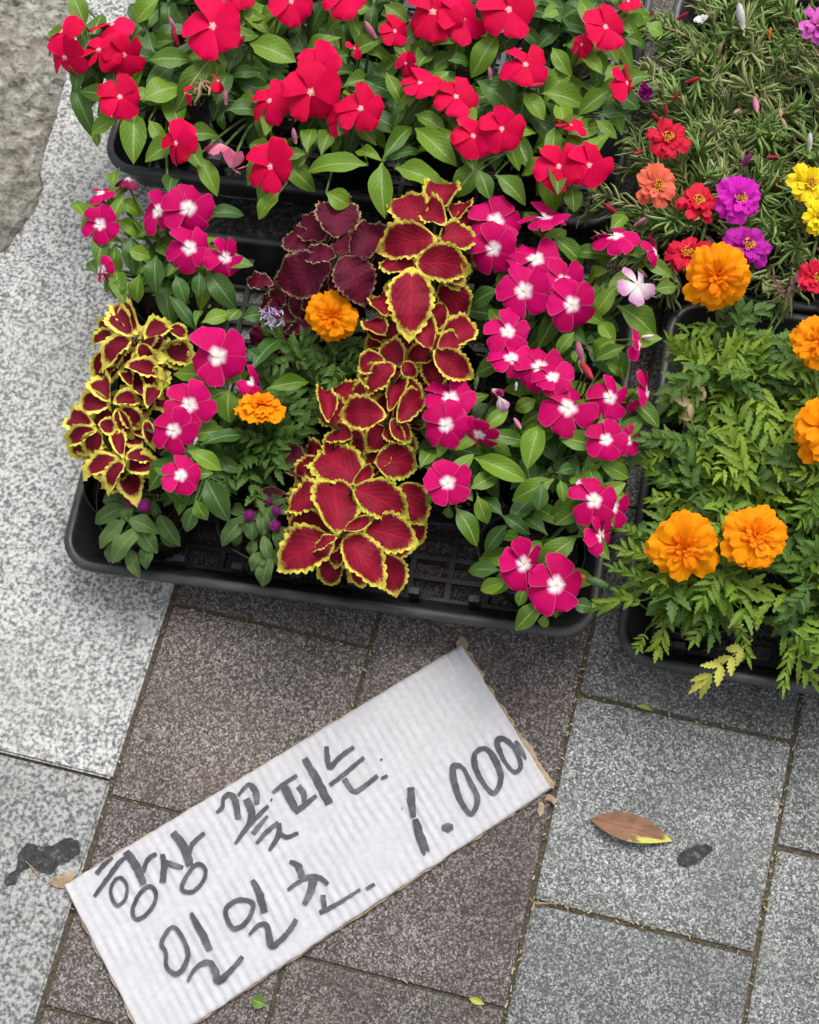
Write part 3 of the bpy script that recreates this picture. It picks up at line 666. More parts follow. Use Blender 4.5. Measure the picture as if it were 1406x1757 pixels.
ML = [(197,419,197,476,32),(225,408,228,468,32),(268,439,265,499,38),(357,366,419,365,28),(343,468,340,509,26),(356,468,404,525,42),(302,473,319,519,30),(245,402,285,411,26),(194,322,200,282,24),(148,372,123,345,24),(205,345,244,366,28),
 (291,508,336,562,26),(336,560,347,528,16),(168,470,150,444,20),(211,479,195,510,28),(347,553,400,535,30),(393,550,412,528,30),(416,545,458,536,32),(433,634,482,570,38),(393,668,393,726,44),(313,782,243,838,40),(322,773,382,806,32),(347,762,423,739,32),(353,820,391,893,44),(424,600,446,615,24),
 (339,865,316,914,28),(336,857,353,894,28),(279,837,325,862,28),(457,668,533,650,27),(220,430,258,440,28),(240,470,236,520,30),
 (857,496,803,523,34),(985,326,991,362,28),(1045,465,999,478,30),(1056,491,1016,547,34),(1059,525,1133,574,46),(1124,496,1164,490,28),(1076,454,1121,422,28),(1047,397,1082,360,28),(1053,582,1013,606,30),(985,570,956,608,26),(951,408,1002,454,36),
 (922,685,882,704,28),(928,726,905,804,42),(814,785,906,825,42),(951,822,878,858,38),(979,745,1008,782,26),(1027,793,1082,820,32),(1025,728,1076,699,34),(1064,739,1110,700,36),(840,745,902,756,28),(962,824,968,861,22),(808,839,856,812,34),(956,810,992,800,24),(721,803,750,764,32),
 (783,871,822,936,40),(771,868,768,892,20),(820,851,837,900,30),(808,837,856,817,26),(939,917,884,873,32),(973,902,910,864,30),(950,922,933,946,26),(893,925,861,918,26),(982,891,982,918,20),(930,830,925,875,30),(880,590,900,640,26),(1040,620,1075,640,26),(1000,640,985,600,24),(1020,770,1075,790,24),
 (859,979,800,976,30),(871,996,824,1013,28),(933,1033,882,1080,36),(939,1053,932,1077,20),(982,1036,1018,1042,28),(900,1010,890,1040,22)]
for bx, by, tx, ty, w in ML:
    pl = nearest(MAGS, bx, by); z = ZM - .012 + U(-.005, .005) - (.03 if pl is MAGS[6] else 0)
    B = at(bx, by, z); T = at(tx, ty, z - U(.003, .016)); place_leaf(pl, VD if rnd.random() < .3 else VL, B, T, w * mpp(B)); pl.stem_to(B, r1=.001)
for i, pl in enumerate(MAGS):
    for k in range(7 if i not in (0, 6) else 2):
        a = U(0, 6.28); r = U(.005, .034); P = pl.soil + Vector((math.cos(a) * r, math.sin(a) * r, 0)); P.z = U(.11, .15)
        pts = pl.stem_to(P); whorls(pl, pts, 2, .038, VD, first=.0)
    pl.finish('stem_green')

# ------------------------------------------------------------------ coleus
def coleus_mesh(mat, seed, droop=.2, fold=.3, teeth=9, wide=0.0, heart=False):
    rr = random.Random(seed); mb = MB(); n = teeth * 3; fr = (-1, -.82, -.5, 0, .5, .82, 1); vv = []; uu = []; rm = []
    sk = rr.uniform(-.2, .2); tw = rr.uniform(-.5, .5)
    for i in range(n + 1):
        t = i / n
        base = min(1.0, (t ** .74 * (1 - t) ** 1.04) / .297) if 0 < t < 1 else 0.0
        hw = .5 * max(.015, base)
        tooth = (.5 - .5 * math.cos(2 * math.pi * i / 3)) if 1 < i < n - 1 else 0
        z0 = -droop * t * t + .13 * math.sin(math.pi * t * .8)
        for f in fr:
            out = hw * (1 + (.16 * tooth if abs(f) == 1 else (.02 * tooth if abs(f) > .8 else 0)))
            y = f * out + sk * math.sin(math.pi * t) * .4
            z = z0 + abs(f) ** 1.5 * hw * fold * .5 + .055 * math.sin(i * .62 + (2 if f > 0 else 0) + seed) * abs(f) ** 2 + .03 * math.sin(i * 1.9 + seed * 2 + f) * abs(f) ** 3 + tw * f * hw * t
            x = t + (.02 * tooth * (1 if abs(f) == 1 else 0)) - (.10 * abs(f) * (1 - t) ** 4 if heart else .02 * abs(f) * (1 - t) ** 4)
            vv.append((x, y, z)); uu.append((t, .5 + .5 * f)); rm.append(min((1 - abs(f)) * hw * 1.25, (1 - t) * .55, .02 + t * 1.4))
    m_ = len(fr)
    mb.add(vv, [(i * m_ + k, (i + 1) * m_ + k, (i + 1) * m_ + k + 1, i * m_ + k + 1) for i in range(n) for k in range(m_ - 1)], uu, rm)
    return mb.mesh('leaf', mat)
CL = [coleus_mesh(M['coleus'], i, d, f) for i, (d, f) in enumerate([(.18, .5), (.30, .7), (.40, .4), (.15, .8), (.25, .55)])]
CN = [coleus_mesh(M['coleus_narrow'], i + 10, d, f, 7) for i, (d, f) in enumerate([(.25, .7), (.45, 1.0), (.35, .6), (.3, .85)])]
CD = [coleus_mesh(M['coleus_dark'], i + 20, d, f, 10) for i, (d, f) in enumerate([(.15, .3), (.28, .4), (.2, .2)])]
CU = [coleus_mesh(M['coleus_dull'], i + 30, .2, .2, 6) for i in range(2)]
CH = [coleus_mesh(M['coleus'], 41, .12, .25, 9, heart=True)]
GC = 'yellow edged coleus plants in the front tray'
def coleus(px, py, label, z, leaves, default, group=GC):
    b = inside(at(px, py, .075)); pl = Plant('potted_coleus', b, label, 'potted plant', group, z)
    for i, L in enumerate(leaves):
        bx, by, tx, ty, w = L[:5]; dz = (L[5] if len(L) > 5 else 0) * .001; ms = L[6] if len(L) > 6 else default
        dz *= 2.1; B = at(bx, by, z + dz + .002); T = at(tx, ty, z + dz - U(.006, .018))
        place_leaf(pl, ms, B, T, w * mpp(B) * (.90 if ms is CN else 1.04))
        k = next((h for h in pl.hubs if (h - B).length < .012), None)
        if k is None: pl.stem_to(B + Vector((0, 0, -.002)), .0028, .0016); pl.hubs.append(B)
        else: pl.stems.tube([k - Vector((0, 0, .006)) - pl.root.location, B - pl.root.location], [.0012, .001], 4)
    return pl
pls = []
pls.append(coleus(593, 965, 'largest coleus, burgundy leaves edged yellow, standing by the front rim', .155, [
 (583,916,577,800,78,8),(565,858,481,870,68,2),(563,908,479,902,56,-2),(573,928,467,976,80,2),(593,920,664,1010,68,4),(625,908,721,934,64,0),(606,838,706,890,62,8),(655,950,682,1026,52,-14),(579,955,553,1004,48,-16),(606,960,628,1012,38,-12),(690,830,730,902,66,-14),
 (590,910,643,890,22,12),(578,921,528,944,24,12),(619,826,541,754,76,0),(643,792,722,800,62,-6),(565,796,517,770,46,-14),(606,832,652,798,24,10),(520,822,473,754,42,-20,CU),(491,848,430,861,24,-22,CU),(700,880,728,935,40,-20),(560,790,505,835,44,-18),(560,930,500,925,50,-14)], CL))
pls.append(coleus(668, 778, 'middle coleus with folded yellow edged leaves behind the largest one', .165, [
 (662,714,577,712,54,4),(606,748,556,750,40,-8),(565,725,554,652,34,-4),(616,685,566,652,54,-14),(640,760,695,740,40,-14),(672,719,708,760,32,-2),(684,726,738,660,38,0),(667,705,688,636,30,2),(677,626,616,674,48,8),(660,617,612,636,40,4),(688,630,652,585,40,0),(692,621,716,648,26,6),(743,604,702,658,34,-10),(700,690,720,735,34,-14),(650,650,690,690,40,-16)], CL))
pls.append(coleus(735, 640, 'coleus with a heart shaped hanging leaf in the back row middle', .185, [
 (707,468,702,588,74,10,CH),(745,602,815,650,46,4),(741,601,717,522,44,2),(757,592,823,548,48,0),(752,598,800,580,34,6),(756,488,803,552,52,-14),(662,573,628,536,38,-10),(664,542,646,506,34,-8),(714,452,815,460,60,4),(713,459,643,438,46,0),(749,412,640,428,58,6),(754,412,822,398,58,2),(765,430,818,450,34,-10),(726,386,688,328,64,-2),(748,362,769,308,58,-4),(762,386,718,350,44,6),(780,376,800,340,40,-6),(700,500,660,550,40,-16),(760,520,740,575,36,-14),(690,560,640,580,36,-14),(790,400,822,372,40,-8)], CL))
pls.append(coleus(232, 660, 'small yellow edged coleus in the left column, the one further back', .160, [
 (231,578,187,522,46,4),(236,575,196,506,42,0),(248,583,300,550,42,4),(290,562,326,580,30,-2),(226,578,170,636,48,2),(239,588,264,627,32,4),(196,571,147,596,32,-4),(214,628,292,642,36,2),(228,665,210,628,26,-2),(248,682,230,640,26,-4),(253,702,278,654,32,-4),(200,560,155,560,26,-8),(230,600,215,640,28,-10),(180,600,160,650,24,-6)], CN))
pls.append(coleus(195, 835, 'small yellow edged coleus in the left column, hanging over the left rim', .150, [
 (191,691,166,636,44,4),(194,691,250,682,36,4),(191,692,124,694,46,2),(205,699,250,738,40,2),(162,730,101,710,46,4),(168,736,106,763,36,6),(152,756,122,786,34,-4),(174,739,147,788,42,4),(168,728,205,735,34,8),(200,700,228,758,32,2),(211,787,198,724,30,4),(205,787,135,820,42,4),(214,790,181,850,36,6),(214,787,270,784,34,0),(216,797,262,795,24,-6),(251,719,266,775,24,-2),(230,760,250,790,28,-12),(180,670,150,720,30,-12),(200,770,160,790,30,-12)], CN))
pl = coleus(560, 575, 'dark burgundy coleus without yellow edging at the back of the front tray', .165, [
 (582,407,588,336,72,6),(556,411,514,369,44,0),(530,425,484,400,46,-4),(567,454,467,486,72,2),(576,437,519,434,34,10),(591,439,590,396,34,10),(588,440,626,527,66,10),(606,442,672,380,60,-2),(468,488,420,480,26,-8),(487,497,472,530,34,-12),(500,505,545,548,40,-16),(530,560,488,568,28,-18),(620,430,680,420,50,-12),(545,480,515,530,48,-12),(560,350,610,372,50,-8),(480,560,440,560,24,-20),(505,600,490,640,40,-24),(455,560,430,590,30,-24)], CD, None)
mb = MB()                                          # its pale lavender flower spike
for i in range(46):
    c = at(470 + U(-22, 20), 548 + U(-16, 14), .158 + U(0, .012)); e = c + Vector((U(-.006, .006), U(-.006, .006), U(-.001, .006))); mb.tube([c, c.lerp(e, .5), e], [.0005, .0011, .0004], 4)
o = pl.add('flower_spike', mb.mesh('flower_spike', M['lav']), Matrix.Identity(4)); pl.stem_to(at(475, 552, .155)); pls.append(pl)
for p, ms_ in zip(pls, (CL, CL, CL, CN, CN, CD)):       # shaded leaves lower on each stem
    for h in list(p.hubs):
        for q in range(3 if len(p.hubs) > 5 else 4):
            a = U(0, 6.28); Bq = h.lerp(p.soil, U(.18, .42)); D = Vector((math.cos(a), math.sin(a), U(-.25, .2))); L = U(.026, .040)
            place_leaf(p, ms_, Bq, Bq + D * L, L * U(.6, .8))
    p.finish('stem_dark')

# ------------------------------------------------------------------ gomphrena
def globe_mesh():
    mb = MB()
    for i in range(150):
        z = 1 - 2 * (i + .5) / 150; a = i * 2.39996; r = math.sqrt(1 - z * z); D = Vector((r * math.cos(a), r * math.sin(a), z))
        t = D.orthogonal().normalized() * .16; b = D.cross(t).normalized() * .10
        mb.add([D * .45 + t, D * .45 - t * .5 + b, D * .45 - t * .5 - b, D * 1.0], [(0, 1, 3), (1, 2, 3), (2, 0, 3)])
    bm = bmesh.new(); bmesh.ops.create_icosphere(bm, subdivisions=2, radius=.72)
    mb.add([v.co.copy() for v in bm.verts], [tuple(v.index for v in f.verts) for f in bm.faces]); bm.free()
    return mb.mesh('flower_head', M['globe'], False)
GLOBE = globe_mesh()
def gomph(px, py, label, z, heads, leaves):
    pl = Plant('potted_gomphrena', inside(at(px, py, .075)), label, 'potted plant', 'small potted gomphrenas by the front rim', z)
    for x, y, d in heads:
        P = at(x, y, z + .008); r = d * .5 * mpp(P); pl.add('flower_head', GLOBE, Matrix.Translation(P) @ Matrix.Rotation(U(0, 6), 4, 'Z') @ Matrix.Scale(r, 4)); pl.stem_to(P)
        for k in range(3):
            a = U(0, 6.28); D = Vector((math.cos(a), math.sin(a), -.1)); place_leaf(pl, GL, P - Vector((0, 0, r)), P - Vector((0, 0, r)) + D * U(.012, .02), .009)
    for bx, by, tx, ty, w, dz in leaves:
        B = at(bx, by, z + dz * .001); T = at(tx, ty, z + dz * .001 - U(.004, .012)); place_leaf(pl, GL, B, T, w * mpp(B)); pl.stem_to(B, r1=.0012)
    pl.finish('stem_green'); return pl
gomph(232, 935, 'low green gomphrena with a purple globe in the front left corner of the tray', .108, [(248, 868, 27), (221, 864, 15)],
 [(214,868,158,898,32,0),(214,894,166,940,30,2),(238,908,187,963,32,4),(222,945,236,990,26,-14),(256,937,247,977,28,-8),(239,905,269,950,34,2),(222,891,274,912,32,8),(273,885,306,936,30,-6),(275,912,308,938,26,-12),(216,856,172,858,26,-6),(240,850,205,842,22,-8),(262,862,272,890,20,-2),(215,925,195,965,28,-12),(300,850,270,862,24,-12),(200,930,182,965,24,-14)])
gomph(445, 960, 'low green gomphrena with dark purple globes left of the largest coleus', .108, [(428, 884, 23), (473, 902, 23), (475, 876, 20), (462, 860, 14)],
 [(418,891,377,936,32,0),(430,892,434,930,26,4),(450,872,454,925,24,8),(452,920,464,968,22,2),(453,948,429,980,28,-2),(464,958,446,1008,30,-4),(476,940,480,975,26,-8),(410,905,400,938,26,-8),(480,910,505,930,26,-8),(440,930,425,955,24,-10),(420,880,395,868,24,-10)])

# ------------------------------------------------------------------ marigolds
def pinnate(mat, seed, pairs=5, lw=.13, ll=.36, droop=.25):
    rr = random.Random(seed); mb = MB()
    def rz(t): return .14 * math.sin(math.pi * t * .8) - droop * t * t
    P = [(t, 0, rz(t)) for t in (0, .25, .5, .75, .92)]
    mb.tube(P, [.014, .013, .011, .009, .006], 4)
    def leaflet(bx, ang, L, W):
        n = 5; c, s_ = math.cos(ang), math.sin(ang); vv = []; uu = []; tilt = rr.uniform(-.45, .6)
        for i in range(n * 2 + 1):
            t = i / (n * 2); hw = W * .5 * (math.sin(math.pi * min(1, t ** .8)) ** .8 if 0 < t < 1 else .04) * (1.18 if i % 2 == 1 else .74)
            if i == 0: hw = W * .08
            for f in (-1, 0, 1):
                x, y = L * t + (-.02 if f and i % 2 else 0) * L + (.05 * L if f and i % 2 else 0), f * hw
                z = rz(min(1, bx)) + L * t * tilt - .35 * L * t * t + abs(f) * hw * .5
                vv.append((bx + x * c - y * s_, x * s_ + y * c, z)); uu.append((t, .5 + .5 * f))
        mb.add(vv, [(i * 3 + k, (i + 1) * 3 + k, (i + 1) * 3 + k + 1, i * 3 + k + 1) for i in range(n * 2) for k in (0, 1)], uu)
    for k in range(pairs):
        bx = .24 + .62 * k / (pairs - 1); sc = (.75, 1, 1.05, .95, .8, .7)[min(k, 5)]
        for sgn in (1, -1): leaflet(bx + rr.uniform(-.02, .02), sgn * rr.uniform(.45, 1.05), ll * sc * rr.uniform(.85, 1.1), lw * rr.uniform(.8, 1.15))
    leaflet(.9, rr.uniform(-.1, .1), ll * .95, lw * 1.1)
    return mb.mesh('leaf', mat)
PL = [pinnate(M['mari_leaf'], i, p, w, l, d) for i, (p, w, l, d) in enumerate([(5, .125, .42, .2), (4, .155, .44, .35), (5, .11, .40, .1), (4, .14, .44, .3), (4, .13, .46, .4)])]
PD = [pinnate(M['mari_dark'], i + 10, p, w, l, d) for i, (p, w, l, d) in enumerate([(5, .15, .36, .2), (4, .17, .4, .3)])]
PY_ = [pinnate(M['mari_yellow'], 33, 4, .17, .42, .15)]; PK = [pinnate(M['mari_pink'], 35, 3, .2, .46, .15)]; PU = [pinnate(M['mari_purple'], 37, 4, .15, .36, .2)]
def mpetal(mat, seed, w, cup):
    rr = random.Random(seed); mb = MB(); n = 6; fr = (-1, -.65, -.33, 0, .33, .65, 1); vv = []; uu = []
    ph = rr.uniform(0, 6)
    for i in range(n + 1):
        t = i / n; hw = w * .5 * (.22 + .78 * math.sin(min(1, t * 1.25) * math.pi / 2) ** 1.1) * (1 if t < .85 else .9)
        for f in fr:
            x = t - (.13 * f * f * t) + .045 * math.cos(f * 7 + ph) * (t > .9); y = f * hw
            z = cup * t * (1 - t) + .09 * math.sin(f * 5 + ph) * t * t - .10 * t * t * (1 + f * f) + .02 * rr.uniform(-1, 1) * t
            vv.append((x, y, z)); uu.append((t, .5 + .5 * f))
    m_ = len(fr); mb.add(vv, [(i * m_ + k, (i + 1) * m_ + k, (i + 1) * m_ + k + 1, i * m_ + k + 1) for i in range(n) for k in range(m_ - 1)], uu)
    return mb.mesh('petal', mat)
MP = [mpetal(M['marigold'], i, w, c) for i, (w, c) in enumerate([(.80, .16), (.92, .08), (.74, .22), (.86, .18)])]
MPI = [mpetal(M['marigold_deep'], i + 20, w, c) for i, (w, c) in enumerate([(.55, .3), (.65, .4), (.5, .2)])]
def calyx_mesh():
    mb = MB(); mb.tube([(0, 0, -.75), (0, 0, -.6), (0, 0, -.3), (0, 0, .02)], [.06, .16, .22, .25], 9); return mb.mesh('flower', M['calyx'])
CALYX = calyx_mesh()
def double_flower(pl, P, d_px, td, ta, outer, inner, rings, name='flower', heart=CALYX, squash=1.0, zk=1.0):
    R = d_px * .5 * mpp(P); N = facing(td, ta); X = RIGHT - N * RIGHT.dot(N); X.normalize(); Y = N.cross(X)
    fl = pl.add(name, heart, frame(P, X * R, Y * R, N * R))
    for cnt, r0, r1, el, z, ms in rings:
        s0 = U(0, 360)
        for k in range(cnt):
            L = r1 - r0
            loc = Matrix.Rotation(R_(s0 + 360 * k / cnt + U(-10, 10)), 4, 'Z') @ Matrix.Translation((r0, 0, z + U(-.02, .02))) @ Matrix.Rotation(R_(-el + U(-13, 13)), 4, 'Y') @ Matrix.Rotation(R_(U(-10, 10)), 4, 'X') @ Matrix.Scale(L * U(.80, 1.10), 4)
            put('petal', rnd.choice(outer if ms == 0 else inner), fl, loc)
    return fl, P - N * R * .7
MR = [(8, .18, 1.0, -6, .02, 0), (8, .16, .92, 6, .10, 0), (7, .14, .76, 17, .18, 0), (7, .10, .56, 30, .23, 1), (6, .05, .38, 48, .25, 1), (5, .02, .26, 66, .25, 1)]
def marigold(base_px, label, z, flowers, n, zlo, ms, lscale=1.0, group='orange marigolds in the right tray', bounds=None, base=None, nst=5):
    b = base if base is not None else inside(at(base_px[0], base_px[1], .075))
    pl = Plant('potted_marigold', b, label, 'potted plant', group, z)
    for f in flowers:
        x, y, d, td, ta = f[:5]; P = at(x, y, z + .012 + (f[5] if len(f) > 5 else 0)); fl, s_ = double_flower(pl, P, d, td, ta, MP, MPI, MR); pl.stem_to(s_, .0024, .0018)
    for k in range(nst):
        a = U(0, 6.28); r = U(.012, .042) * lscale; P = pl.soil + Vector((math.cos(a) * r, math.sin(a) * r, 0)); P.z = z - U(0, .022)
        pts = pl.stem_to(P, .002, .0012); m_ = n // nst; az = U(0, 6.28)
        for q in range(m_):
            t = 1 - .72 * (q // 2) / max(1, (m_ // 2)); i0 = min(4, int(t * 5)); B = pts[i0].lerp(pts[i0 + 1], t * 5 - i0)
            aa = az + (q % 2) * math.pi + (q // 2) * 1.45 + U(-.3, .3); el = R_(U(0, 42) - 10 * (1 - t))
            L = U(.040, .062) * lscale * (.8 + .35 * (1 - t)); D = Vector((math.cos(aa) * math.cos(el), math.sin(aa) * math.cos(el), math.sin(el)))
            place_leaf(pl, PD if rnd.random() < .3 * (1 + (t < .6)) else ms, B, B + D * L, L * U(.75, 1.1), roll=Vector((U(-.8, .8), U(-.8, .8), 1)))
    return pl
tr = T_right; rc = [.075, .185]
G = []
zr = .165
def rbase(i, j): return tr.pt((.068, .172)[i], (.068, .165, .262)[j], 0)
G.append(marigold(None, 'marigold with one bloom in the front left corner of the right tray', .150, [(1173, 937, 128, 250, 10, .014)], 60, 0, PL, base=rbase(0, 0)))
G.append(marigold(None, 'marigold with one round bloom and a yellow leaf, right of the corner plant', .150, [(1295, 920, 122, 80, 10, .014)], 60, 0, PL, base=rbase(1, 0)))
G.append(marigold(None, 'flowerless bushy green marigold in the left column, middle row of the right tray', .150, [], 84, 0, PL, base=rbase(0, 1), nst=7))
G.append(marigold(None, 'marigold with two blooms cut by the right picture edge', .158, [(1416, 738, 124, 20, 14, .012), (1403, 588, 96, 30, 12, .012)], 84, 0, PL, base=rbase(1, 1), nst=7))
G.append(marigold(None, 'marigold at the back left of the right tray, bloom against the moss roses', .158, [(1230, 472, 120, 250, 12, .020)], 70, 0, PL, base=rbase(0, 2), nst=7))
G.append(marigold(None, 'purple tinged flowerless marigold in the back row of the right tray', .150, [], 70, 0, PL, base=rbase(1, 2), nst=7))
for i, (bx, by, tx, ty, w, ms, dz) in enumerate([(1292, 1098, 1208, 1168, 74, PY_, -.03), (1275, 1085, 1262, 1060, 34, PY_, -.02), (1195, 740, 1160, 670, 46, PK, 0), (1212, 700, 1198, 655, 26, PK, 0), (1190, 762, 1112, 748, 48, PL, 0), (1352, 1080, 1406, 1120, 60, PL, -.02), (1355, 1100, 1345, 1180, 44, PL, -.02), (1105, 1030, 1020, 1036, 50, PL, -.01), (1110, 930, 1064, 900, 46, PL, -.01), (1330, 640, 1322, 588, 34, PU, -.015), (1345, 520, 1375, 470, 40, PU, -.01), (1355, 525, 1330, 480, 30, PU, -.012), (1185, 570, 1180, 610, 34, PU, -.02), (1110, 1080, 1095, 1115, 46, PL, -.03), (1385, 1090, 1400, 1130, 40, PY_, -.03), (1240, 610, 1290, 560, 50, PL, 0), (1150, 830, 1110, 800, 44, PL, 0), (1110, 1045, 1060, 1012, 40, PL, -.02), (1330, 1075, 1396, 1158, 66, PL, -.03), (1150, 1050, 1128, 1116, 60, PL, -.03), (1220, 1050, 1190, 1102, 56, PL, -.025), (1265, 1060, 1285, 1130, 54, PL, -.03), (1120, 1000, 1052, 975, 50, PL, -.01), (1180, 860, 1120, 850, 50, PL, 0), (1150, 780, 1105, 790, 46, PL, 0)]):
    pl = nearest(G, bx, by); B = at(bx, by, .150 + dz); T = at(tx, ty, .150 + dz - .006); place_leaf(pl, ms, B, T, w * mpp(B)); pl.stem_to(B, .0016, .001)
for x, y, l, a, k in ((1230, 583, 26, 90, 'calyx'), (1310, 806, 18, 90, 'calyx')):
    pl = nearest(G, x, y); P = at(x, y, .166); place_bud(pl, P, l, a, k, 40); pl.stem_to(P - Vector((0, 0, .008)), .0015, .0012)
B = at(1044, 1006, .12); pl = G[0]; P = at(1012, 994, .125)
pl.add('bud', BUD['calyx'], frame(B, (at(990, 986, .125) - B).orthogonal().normalized() * .022, (at(990, 986, .125) - B).cross((at(990, 986, .125) - B).orthogonal()).normalized() * .022, at(1004, 991, .125) - B))
pl.add('bud', BUD['orange_bud'], frame(at(1006, 991, .125), UPV * .016, BACK * .016, at(984, 984, .126) - at(1006, 991, .125))); pl.stem_to(B, .0016, .0012)
for p in G: p.finish('stem_green')
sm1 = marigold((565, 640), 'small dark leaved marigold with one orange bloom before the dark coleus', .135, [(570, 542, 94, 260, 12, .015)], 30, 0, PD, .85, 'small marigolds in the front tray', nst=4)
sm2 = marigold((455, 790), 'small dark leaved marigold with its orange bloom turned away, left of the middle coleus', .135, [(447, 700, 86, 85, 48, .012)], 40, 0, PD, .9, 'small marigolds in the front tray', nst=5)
sm1.finish('stem_green'); sm2.finish('stem_green')

# ------------------------------------------------------------------ moss roses (portulaca)
def ppetals(key): return [mpetal(M[key], i + 50, w, c) for i, (w, c) in enumerate([(.75, .15), (.85, .25), (.65, .1)])]
PP = {k: ppetals(k) for k in ('p_red', 'p_coral', 'p_mag', 'p_purple', 'p_yellow', 'p_pink', 'p_white')}
def boss_mesh():
    mb = MB(); rr = random.Random(5)
    for i in range(60):
        a = rr.uniform(0, 6.28); r = .26 * math.sqrt(rr.random()); b = Vector((r * math.cos(a) * .5, r * math.sin(a) * .5, .05)); t = Vector((r * math.cos(a), r * math.sin(a), .30 + rr.uniform(0, .08)))
        mb.tube([b, t, t + Vector((0, 0, .03))], [.012, .015, .03], 4)
    mb.tube([(0, 0, -.4), (0, 0, -.1), (0, 0, .04)], [.08, .14, .2], 7)
    return mb.mesh('flower', M['stamen'])
BOSS = boss_mesh()
PR = [(6, .1, 1.0, 4, .02, 0), (6, .08, .92, 16, .08, 0), (6, .07, .72, 32, .12, 0), (4, .06, .5, 50, .14, 0)]
ZP = .125
tp = T_port
PT = []
plab = ['moss rose with red, coral and magenta blooms at the near left of the tray', 'moss rose with yellow blooms at the right edge', 'moss rose with a purple closed bloom, middle row on the left', 'budded moss rose with bare tan stems, middle row on the right', 'moss rose with a white bloom at the top beside the paving gap', 'moss rose with a pink bloom in the top right corner']
for j in range(3):
    for i in range(2):
        PT.append(Plant('potted_moss_rose', tp.pt((.064, .17)[i], .066 + .10 * j, 0), plab[j * 2 + i], 'potted plant', 'potted moss roses in the back right tray', ZP))
PFL = [(1146, 239, 76, 100, 14, 'p_red', 2), (1126, 320, 80, 0, 10, 'p_coral', 4), (1197, 350, 78, 80, 24, 'p_red', 2), (1267, 341, 86, 0, 8, 'p_mag', 6), (1281, 424, 84, 60, 18, 'p_purple', 2), (1184, 440, 84, 120, 40, 'p_red', 0),
       (1388, 317, 78, 40, 10, 'p_yellow', 4), (1404, 372, 66, 0, 20, 'p_yellow', 2), (1398, 477, 64, 0, 14, 'p_red', 2), (1402, 45, 76, 20, 40, 'p_pink', 4), (1205, 40, 38, 120, 50, 'p_white', 2), (1117, 155, 44, 200, 60, 'p_purple', -4)]
for x, y, d, td, ta, k, lz in PFL:
    P = at(x, y, ZP + .022 + lz * .001); pl = nearest(PT, x, y); rings = PR if d > 50 else [(5, .05, 1.0, 55, .0, 0), (4, .03, .8, 68, .05, 0)]
    fl, s_ = double_flower(pl, P, d, td, ta, PP[k], PP[k], rings, heart=BOSS if d > 50 else CALYX); pl.stem_to(s_, .0018, .0016)
for x, y, l, a, k in ((1271, 26, 40, 110, 'p_white'), (1282, 273, 26, 60, 'bud_purple'), (1390, 241, 26, 100, 'p_white'), (1298, 180, 30, 270, 'bud_pink'), (1047, 358, 28, 150, 'bud_red'), (1142, 190, 20, 90, 'bud_red'), (1096, 262, 20, 200, 'bud_red'), (1160, 165, 16, 60, 'bud_red'), (1322, 55, 16, 90, 'orange_bud'), (1100, 380, 22, 30, 'bud_pink')):
    P = at(x, y, ZP + .016); pl = nearest(PT, x, y); place_bud(pl, P, l, a, k); pl.stem_to(P - Vector((0, 0, .006)), .0014, .001)
for _ in range(26):
    P = at(U(1100, 1400), U(20, 470), ZP + U(-.004, .014)); place_bud(nearest(PT, *pix(P)), P, U(12, 22), U(0, 360), rnd.choice(['dry', 'dry', 'bud_red']), U(40, 80))
def needle(mb, B, D, L, r):
    s_ = D.cross(Vector((U(-1, 1), U(-1, 1), U(-1, 1))));
    if s_.length < .05: s_ = D.orthogonal()
    s_.normalize(); c = s_ * L * U(.05, .22)
    mb.tube([B, B + D * L * .35 + c * .7, B + D * L * .75 + c * .9, B + D * L], [r * .6, r, r * .85, r * .15], 4, cap=False)
for pl in PT:
    nd = [MB(), MB()]; tan = MB(); org = pl.root.location
    for s_i in range(56):
        a = U(0, 6.28); r = .080 * math.sqrt(rnd.random()); E_ = pl.soil + Vector((math.cos(a) * r * (1.25 if math.cos(a) < 0 else 1), math.sin(a) * r, 0)); E_.z = ZP + U(-.045, .012) - (r / .080) * .014
        st = pl.soil + Vector((math.cos(a) * r * .25, math.sin(a) * r * .25, 0)); mid = st.lerp(E_, .5) + Vector((U(-.008, .008), U(-.008, .008), .008))
        pts = [st.lerp(mid, t) * (1 - t) + mid.lerp(E_, t) * t - org for t in (0, .25, .5, .75, 1)]
        (tan if rnd.random() < .6 else pl.stems).tube(pts, [.0016, .0015, .0014, .0012, .0011], 5)
        ax = (pts[4] - pts[3]).normalized(); tgt = nd[0 if rnd.random() < .6 else 1]
        o1 = ax.orthogonal().normalized(); o2 = ax.cross(o1)
        big = rnd.random() < .3
        for q in range(25):
            t = .25 + .75 * (q / 15) if q < 15 else 1.0; i0 = min(3, int(t * 4)); B = pts[i0].lerp(pts[i0 + 1], t * 4 - i0)
            aa = q * 2.4 + U(-.3, .3); out = U(.5, 1.1) if q < 15 else U(.7, 1.8); D = (ax + (o1 * math.cos(aa) + o2 * math.sin(aa)) * out).normalized()
            needle(tgt, B, D, U(.014, .027) * (1.35 if big and q >= 15 else 1), U(.0011, .0019) * (1.25 if big and q >= 15 else 1))
    tag(put('needle_leaves', nd[0].mesh('needle_leaves', M['portu_leaf']), pl.root), kind='stuff')
    tag(put('needle_leaves', nd[1].mesh('needle_leaves', M['portu_olive']), pl.root), kind='stuff')
    put('dry_stem', tan.mesh('dry_stem', M['stem_tan']), pl.root)
    pl.finish('stem_green')

